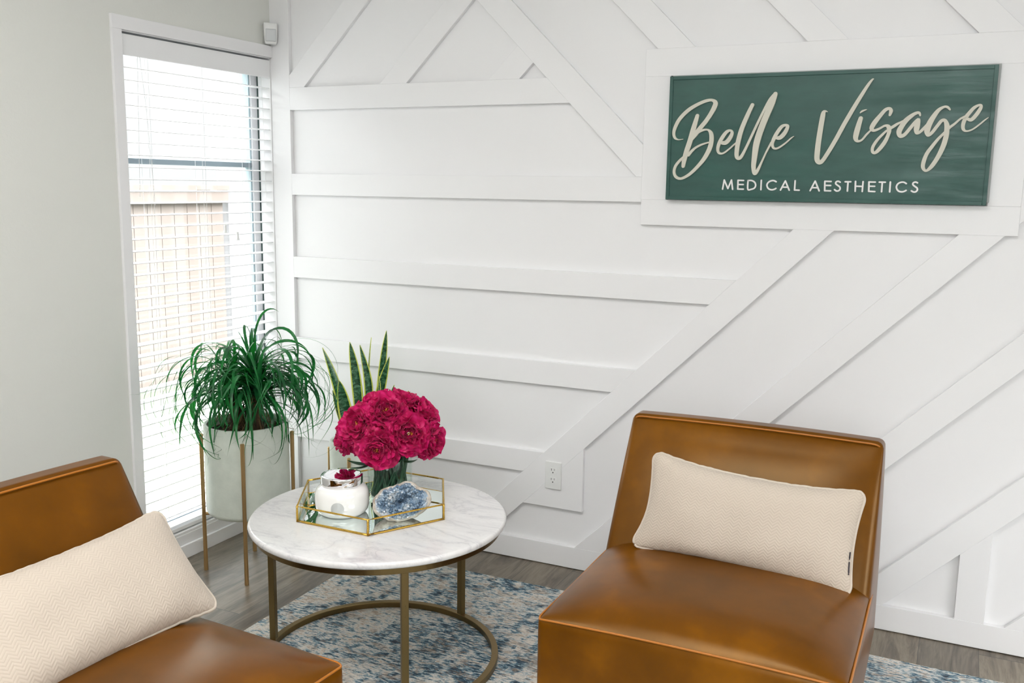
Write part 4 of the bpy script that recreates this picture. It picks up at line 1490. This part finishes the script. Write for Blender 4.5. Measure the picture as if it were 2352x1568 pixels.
def strap(bm, p, d, length, width, grav, curl, seed, steps=22, arc=0.0):
    """an arching strap leaf that starts along d and droops; its tip curls"""
    p, d = Vector(p), Vector(d).normalized()
    side = d.cross(Vector((0, 0, 1)))
    side = side.normalized() if side.length > 0.05 else Vector((1, 0, 0))
    h = length / steps
    rows = []
    for i in range(steps + 1):
        t = i / steps
        prof = min(1.0, 0.75 + 1.2 * t) * (1 - t ** 2.2) ** 0.9
        w = width * max(prof, 0.03)
        nrm = side.cross(d).normalized()
        rows.append([bm.verts.new(p - side * w / 2 + nrm * w * 0.16), bm.verts.new(p), bm.verts.new(p + side * w / 2 + nrm * w * 0.16)])
        p = p + d * h
        if arc:
            d = Matrix.Rotation(-arc * h * (0.55 + 0.9 * t), 3, side) @ d
            d = d + Vector((0, 0, -1)) * grav * 0.12 * h
        else:
            d = d + Vector((0, 0, -1)) * grav * h * (0.35 + 1.9 * t)
        d += side * curl * h * t * 2.2
        d += Vector((noise.noise(Vector((seed, t * 3, 0))), noise.noise(Vector((seed, t * 3, 9))), 0)) * 0.9 * h
        d.normalize()
        if t > 0.45:    # twisting of the thin end
            side = (Matrix.Rotation(curl * 0.02 * (1 + t), 3, d) @ side)
        side = (side - d * side.dot(d)).normalized()
    for i in range(steps):
        for k in range(2):
            bm.faces.new((rows[i][k], rows[i][k + 1], rows[i + 1][k + 1], rows[i + 1][k]))


def keep_out(bm):
    """straps hang over the rim, not through the planter or the window"""
    for v in bm.verts:
        r = math.hypot(v.co.x, v.co.y)
        if v.co.z < ph + 0.006:
            if r > 0.130 and r < 0.1665:
                s = 0.1665 / max(r, 1e-6)
                v.co.x *= s
                v.co.y *= s
            elif r <= 0.130 and v.co.z < ph - 0.026:
                v.co.z = ph - 0.026
        if v.co.x + P1.x < 0.012:
            v.co.x = 0.012 - P1.x + 0.004 * random.random()


random.seed(33)
bm = bmesh.new()
crowns = [(Vector(trunks[0][1]), 58, 0.9), (Vector(trunks[1][1]), 74, 1.0), (Vector(trunks[2][1]), 52, 0.95)]
for c, cnt, sc in crowns:
    for k in range(cnt):
        a = 2.399963 * k + random.uniform(-0.3, 0.3)
        t_ = k / cnt
        el = math.radians(78 - 88 * t_ + random.uniform(-10, 10))
        d = Vector((math.cos(a) * math.cos(el), math.sin(a) * math.cos(el), math.sin(el)))
        L_ = random.uniform(0.26, 0.46) * sc * (0.75 + 0.35 * math.sin(math.pi * min(1, t_ + 0.25)))
        g = random.uniform(5.5, 9.5) * (1.25 if L_ > 0.36 else 1.0)
        wid = random.choice((0.007, 0.010, 0.013, 0.016, 0.019))
        strap(bm, c + d * 0.006 + Vector((0, 0, -0.030 * t_)), d, L_, wid, g, random.uniform(-6, 6), random.uniform(0, 99),
              arc=random.uniform(6.0, 9.5) if k % 3 else 0.0)
# broad straps falling over the front and sides
for c, cnt, sc in crowns:
    for k in range(26):
        a = random.uniform(0, 6.28)
        el = math.radians(random.uniform(5, 62))
        d = Vector((math.cos(a) * math.cos(el), math.sin(a) * math.cos(el), math.sin(el)))
        strap(bm, c - Vector((0, 0, random.uniform(0, 0.03))), d, random.uniform(0.24, 0.42), random.uniform(0.015, 0.022), random.uniform(8, 14), random.uniform(-9, 9), random.uniform(0, 99),
              arc=random.uniform(6, 10) if k % 2 else 0.0)
# wiry outer runners that loop far out
for k in range(62):
    c = crowns[k % 3][0]
    a = random.uniform(0, 6.28)
    el = math.radians(random.uniform(25, 65))
    d = Vector((math.cos(a) * math.cos(el), math.sin(a) * math.cos(el), math.sin(el)))
    strap(bm, c, d, random.uniform(0.50, 0.78), random.uniform(0.0022, 0.0048), 4.0, random.uniform(-7, 7), random.uniform(0, 99), 40, arc=random.uniform(5.0, 7.5))
# upright young leaves in the hearts
for c, cnt, sc in crowns:
    for k in range(7):
        a = random.uniform(0, 6.28)
        el = math.radians(random.uniform(66, 88))
        d = Vector((math.cos(a) * math.cos(el), math.sin(a) * math.cos(el), math.sin(el)))
        strap(bm, c, d, random.uniform(0.10, 0.20), 0.017, 3.0, random.uniform(-2, 2), random.uniform(0, 99), 12)
keep_out(bm)
fo = obj('foliage', bm, M['palm_leaf'], pp, smooth=True)

P2 = Vector((0.577, -0.196, 0))
st2 = stand(P2, math.radians(-30.3), 0.137, 0.430, 0.0070, 'low brass rod stand in the corner behind the coffee table', 'brass plant stands')
bm = bmesh.new()
for k in range(2):
    a = math.radians(45 + 90 * k)
    tube(bm, [(0.130 * math.cos(a), 0.130 * math.sin(a), 0.172), (-0.130 * math.cos(a), -0.130 * math.sin(a), 0.172)], 0.0058, 12)
obj('cross_bar', bm, M['stand_brass'], st2)
p2, p2h = potted('potted_snake_plant', 'snake plant with yellow-edged upright leaves in a small white planter behind the peonies', (P2.x, P2.y, 0.179), 0.1255, 0.179, 0.472)


def blade(name, pts, w, tw, parent):
    """pts: base, mid, tip in world space"""
    sp = spline([tuple(Vector(p) - Vector((P2.x, P2.y, 0.179))) for p in pts], 12)
    me = bpy.data.meshes.new(name)
    verts, faces, uvs = [], [], []
    n = len(sp)
    for i, p in enumerate(sp):
        t = i / (n - 1)
        p = Vector(p)
        a = Vector(sp[max(i - 1, 0)])
        b = Vector(sp[min(i + 1, n - 1)])
        d = (b - a).normalized()
        ang = tw[0] + (tw[1] - tw[0]) * t
        side0 = (CAMR * math.cos(ang) + CAMF * math.sin(ang))
        side = (side0 - d * side0.dot(d)).normalized()
        nr = side.cross(d).normalized()
        wd = w * (0.55 + 0.45 * math.sin(min(t * 1.5, 1.0) * math.pi / 2)) * (1 - max(0, (t - 0.40) / 0.60) ** 1.7)
        wd = max(wd, 0.0008)
        for s_ in (-1, -0.78, -0.4, 0, 0.4, 0.78, 1):
            verts.append(p + side * wd / 2 * s_ - nr * (1 - s_ * s_) * wd * 0.14)
            uvs.append((0.5 + 0.5 * s_, t))
    for i in range(n - 1):
        for k in range(6):
            faces.append((i * 7 + k, i * 7 + k + 1, i * 7 + 7 + k + 1, i * 7 + 7 + k))
    me.from_pydata([tuple(v) for v in verts], [], faces)
    uvl = me.uv_layers.new(name='UVMap')
    for lp in me.loops:
        uvl.data[lp.index].uv = uvs[lp.vertex_index]
    o = link(name, me, M['snake'], parent, smooth=True)
    sd = o.modifiers.new('thickness', 'SOLIDIFY')
    sd.thickness = 0.0022
    return o


G0 = 0.435
for tip, mid, base, w, tw in (
    ((0.395, -0.20, 0.842), (0.459, -0.20, 0.700), (0.535, -0.195, G0), 0.052, (0.3, 0.9)),
    ((0.545, -0.215, 0.880), (0.570, -0.21, 0.720), (0.590, -0.205, G0), 0.044, (0.1, -0.3)),
    ((0.569, -0.180, 0.865), (0.610, -0.18, 0.690), (0.605, -0.19, G0), 0.038, (-0.3, 0.2)),
    ((0.604, -0.150, 0.895), (0.597, -0.16, 0.760), (0.600, -0.18, G0), 0.014, (1.0, 1.2)),
    ((0.713, -0.200, 0.938), (0.692, -0.20, 0.790), (0.640, -0.20, G0), 0.030, (0.2, -0.6)),
    ((0.737, -0.220, 0.837), (0.690, -0.215, 0.690), (0.635, -0.21, G0), 0.040, (-0.4, 0.5)),
    ((0.515, -0.250, 0.722), (0.535, -0.245, 0.610), (0.560, -0.235, G0), 0.062, (0.0, 0.1)),
    ((0.462, -0.225, 0.672), (0.492, -0.222, 0.575), (0.540, -0.215, G0), 0.026, (0.5, 0.2)),
    ((0.699, -0.240, 0.760), (0.695, -0.235, 0.670), (0.645, -0.225, G0), 0.018, (0.6, 0.9)),
    ((0.815, -0.200, 0.702), (0.765, -0.200, 0.630), (0.650, -0.20, G0), 0.026, (0.1, 0.1)),
    ((0.727, -0.170, 0.712), (0.700, -0.180, 0.620), (0.640, -0.19, G0), 0.020, (0.3, 0.3)),
    ((0.548, -0.170, 0.775), (0.560, -0.175, 0.660), (0.575, -0.18, G0), 0.036, (0.2, 0.6)),
):
    blade('leaf', [base, mid, tip], w, tw, p2)

# ------------------------------------------------------------------ slipper chairs


def make_chair(label, loc, rz):
    t = thing('slipper_chair', label, 'chair', loc, rz, 'cognac leather slipper chairs')
    # seat block: x +-0.384, y -0.40..0.22, z 0.20..0.42 with a crowned top
    hx, hy, hz = 0.384, 0.33, 0.110
    cy, cz = -0.07, 0.310

    def wseat(x, y, z, u, v, w):
        topf = max(0.0, w)
        cr = max(0.0, 1 - abs(u) ** 4.5) * max(0.0, 1 - max(0.0, -v) ** 4.0)
        if w > 0.999:
            z += 0.058 * cr ** 0.85
        arch = 0.012 * (1 - u * u)
        if w > 0:
            z += arch * w * (0.5 - 0.5 * v if v < 0 else 0.5)
        fb = 0.010 * (1 - w * w)
        if v < -0.99:
            y -= fb * (1 - u * u)
        if abs(u) > 0.99:
            x += math.copysign(fb * 0.8, u) * (1 - v * v)
        y -= 0.014 * (1 - u * u) * (1 if v < -0.99 else 0) * 0.6
        return (x, y + cy, z + cz)
    obj('seat', rbox(hx, hy, hz, 0.014, (34, 30, 10), wseat), M['leather'], t, smooth=True)

    # back: front face from y 0.14 at seat level to 0.31 at the top, vertical behind
    def wback(x, y, z, u, v, w):
        zz = 0.505 + z                   # 0.20 .. 0.81
        k = max(0.0, (zz - 0.20) / 0.61)
        yf = -0.005 + 0.325 * k ** 1.12        # front profile
        yr = 0.405 - 0.035 * max(0.0, (k - 0.86) / 0.14) ** 2
        sy = (y / 0.18 + 1) / 2
        yy = yf + (yr - yf) * sy
        if v < -0.9:
            bul = 0.036 * (1 - abs(u) ** 3.4) * (1 - abs(w) ** 4.5)
            yy -= bul
        sx = 1.0 - 0.028 * k
        zt = zz + (0.006 * (1 - u * u) if w > 0.9 else 0)
        if abs(u) > 0.95:
            x += math.copysign(0.006 * (1 - w * w) * (1 - v * v), u)
        return (x * sx, yy, zt)
    obj('backrest', rbox(0.384, 0.18, 0.305, 0.020, (32, 12, 28), wback), M['leather'], t, smooth=True)

    # piping along the seat edge
    e = []
    for q in range(9):
        y = 0.16 - (0.16 + 0.375) * q / 8
        e.append((0.3818, y, 0.4172 + 0.0012 * math.sin(q)))
    right = e
    corner = [(0.3790, -0.3910, 0.4160), (0.3745, -0.3960, 0.4158)]
    front = [(0.36 - 0.72 * q / 12, -0.3985 - 0.0085 * (1 - ((0.36 - 0.72 * q / 12) / 0.384) ** 2), 0.4168 + 0.0115 * (1 - ((0.36 - 0.72 * q / 12) / 0.384) ** 2)) for q in range(13)]
    cl = [(-x, y, z) for x, y, z in corner[::-1]]
    left = [(-x, y, z) for x, y, z in e[::-1]]
    bm = bmesh.new()
    tube(bm, spline(right + corner + front + cl + left, 4), 0.0030, 8)
    obj('seat_piping', bm, M['piping'], t, smooth=True)
    bm = bmesh.new()
    pts = [(0.350 - 0.70 * q / 14, 0.306 - 0.0 * q, 0.8045 + 0.0055 * (1 - ((0.35 - 0.7 * q / 14) / 0.35) ** 2)) for q in range(15)]
    pts = [(0.366, 0.320, 0.792)] + pts + [(-0.366, 0.320, 0.792)]
    tube(bm, spline(pts, 4), 0.0027, 8)
    obj('back_piping', bm, M['piping'], t, smooth=True)
    for sx in (-1, 1):
        bm = bmesh.new()
        for q in range(60):       # stitches along the back's side seam
            k = 0.36 + 0.60 * q / 60
            zz = 0.20 + 0.61 * k
            yf = -0.005 + 0.325 * k ** 1.12
            x = sx * (0.384 * (1 - 0.028 * k) - 0.001)
            tube(bm, [(x, yf + 0.024, zz), (x, yf + 0.027, zz + 0.0055)], 0.0009, 4)
        obj('side_stitching', bm, M['stitch'], t)
    for sx, sy, ox, oy in ((-1, -1, 0.02, 0.02), (1, -1, 0.02, 0.02), (-1, 1, 0.012, 0.02), (1, 1, 0.012, 0.02)):
        bm = bmesh.new()
        x, y = sx * 0.325, (-0.33 if sy < 0 else 0.25)
        tube(bm, [(x, y, 0.215), (x + sx * ox * 0.5, y + sy * oy * 0.5, 0.11), (x + sx * ox, y + sy * oy, 0.010 - loc[2])], [0.024, 0.019, 0.013], 16)
        obj('leg', bm, M['leg_wood'], t, smooth=False)
    return t


ch1 = make_chair('armless cognac leather chair standing below the sign with its back to the panelled wall', (2.240, -0.868, 0.0), 0.0)
ch2 = make_chair('armless cognac leather chair cut off by the near corner, its back to the window wall', (1.136, -2.050, 0.0), math.radians(87))

# ------------------------------------------------------------------ pillows


def make_pillow(label, W_, H_, T_, mat4, seed, with_tag=False, pinch=0.05, bow=0.0, ear=0.0):
    t = thing('lumbar_pillow', label, 'pillow', (0, 0, 0), 0, 'cream lumbar pillows')
    loc, rot, sc = mat4.decompose()
    t.rotation_mode = 'QUATERNION'
    t.location = loc
    t.rotation_quaternion = rot
    random.seed(seed)
    nx, nz = 64, 36
    me = bpy.data.meshes.new('cover')
    verts, faces, uvs = [], [], []

    def shape(u, v):
        # outline: sides pulled in between the corners, corners rounded
        RC = 0.036
        cu, cv_ = RC / (W_ / 2), RC / (H_ / 2)
        u0, v0 = u, v
        if abs(u) > 1 - cu and abs(v) > 1 - cv_:
            p_, q_ = (abs(u) - 1 + cu) / cu, (abs(v) - 1 + cv_) / cv_
            u = math.copysign(1 - cu + cu * p_ * math.sqrt(1 - q_ * q_ / 2), u)
            v = math.copysign(1 - cv_ + cv_ * q_ * math.sqrt(1 - p_ * p_ / 2), v)
        x = u * W_ / 2 * (1 - pinch * 0.55 * (1 - v * v) * abs(u) ** 3)
        z = v * H_ / 2 * (1 - pinch * 1.5 * (1 - abs(u) ** 2.5) * abs(v) ** 3 + 0.0)
        z += bow * (1 - u * u)
        if u < 0 and v < 0:
            x -= ear * abs(u) ** 4 * abs(v) ** 2
        u, v = u0, v0
        th = T_ / 2 * (max(0.0, 1 - abs(u) ** 3.0) ** 0.62) * (max(0.0, 1 - abs(v) ** 2.6) ** 0.60)
        wr = 0.006 * noise.noise(Vector((u * 2.4 + seed, v * 1.8, 0))) * (1 - abs(u) ** 4) * (1 - abs(v) ** 4)
        er = 0.0022 * noise.noise(Vector((u * 16 + seed, v * 12, 3))) * (abs(v) ** 6 + abs(u) ** 6)
        return x, z + er, th + wr
    idx = {}
    US, VS = clusters(nx, 0.35), clusters(nz, 0.35)
    for side in (-1, 1):
        for i, u in enumerate(US):
            for j, v in enumerate(VS):
                x, z, th = shape(u, v)
                on_edge = i in (0, nx) or j in (0, nz)
                key = (i, j, 0 if on_edge else side)
                if key in idx:
                    continue
                idx[key] = len(verts)
                verts.append((x, 0.0 if on_edge else side * th, z))
                uvs.append((x * (1.05), z * 1.05))
    for side in (-1, 1):
        for i in range(nx):
            for j in range(nz):
                q = [idx.get((a, b, side), idx.get((a, b, 0))) for a, b in ((i, j), (i + 1, j), (i + 1, j + 1), (i, j + 1))]
                faces.append(q if side < 0 else q[::-1])
    me.from_pydata(verts, [], faces)
    uvl = me.uv_layers.new(name='UVMap')
    for lp in me.loops:
        uvl.data[lp.index].uv = uvs[lp.vertex_index]
    link('cover', me, M['pillow'], t, smooth=True)
    bm = bmesh.new()
    loop = [shape(u, -1)[:2] for u in US[:-1]] + [shape(1, v)[:2] for v in VS[:-1]] + [shape(u, 1)[:2] for u in US[::-1][:-1]] + [shape(-1, v)[:2] for v in VS[::-1][:-1]]
    tube(bm, [(x, 0.0015 * noise.noise(Vector((k * 0.3, 0, seed))), z) for k, (x, z) in enumerate(loop)], 0.0042, 8, closed=True)
    obj('edge_piping', bm, M['pillow_edge'], t, smooth=True)
    if with_tag:
        for v0, v1 in ((-0.30, -0.16), (-0.58, -0.34)):
            bm = bmesh.new()
            pts = []
            for q in range(6):
                v = v0 + (v1 - v0) * q / 5
                x, z, th = shape(0.985, v)
                pts.append((x - 0.001, -th - 0.0035, z))
            tube(bm, pts, 0.0022, 6)
            obj('fabric_tag', bm, M['tag'], t)
    return t


m1 = Matrix.Translation((2.284, -0.776, 0.5950)) @ Matrix.Rotation(math.radians(1.5), 4, 'Z') @ Matrix.Rotation(math.radians(-17), 4, 'X') @ Matrix.Rotation(math.radians(3.5), 4, 'Y')
make_pillow('cream chevron pillow with a dark tag, leaning on the chair below the sign', 0.605, 0.292, 0.125, m1, 2.0, True, 0.10, -0.004, 0.024)
mc = Matrix.Translation((1.136, -2.050, 0)) @ Matrix.Rotation(math.radians(87), 4, 'Z')
m2 = mc @ Matrix.Translation((0.072, 0.085, 0.576)) @ Matrix.Rotation(math.radians(-3), 4, 'Z') @ Matrix.Rotation(math.radians(-42), 4, 'X') @ Matrix.Rotation(math.radians(-2.5), 4, 'Y')
make_pillow('cream chevron pillow on the cropped chair in the near corner', 0.605, 0.300, 0.130, m2, 7.0, False, 0.09)

# ------------------------------------------------------------------ outside the window
struct(obj('ground', boxes(((-14, -12, -0.35), (-0.14, 14, -0.12)),), M['grass']))
fn = thing('wooden_fence', 'pale timber board fence standing outside the window', 'fence', (-3.0, 1.0, -0.12))
bm = bmesh.new()
yy = -5.0
random.seed(9)
while yy < 2.95:
    box(bm, (-3.02, yy, -0.10), (-3.0, min(yy + 0.134, 3.0), 1.44 + random.uniform(-0.006, 0.006)))
    yy += 0.14
rel(obj('boards', bm, M['fence'], fn), fn)
rel(obj('top_rail', boxes(((-2.998, -5.0, 1.34), (-2.955, 3.0, 1.43)), ((-3.05, -5.0, 1.445), (-2.94, 3.0, 1.485))), M['fence'], fn), fn)
pst = tag(obj('grey_siding_column', boxes(((-3.1, 3.02, -0.12), (-2.98, 3.36, 2.9))), M['post']), 'tall grey siding column beside the fence outside the window', 'column')
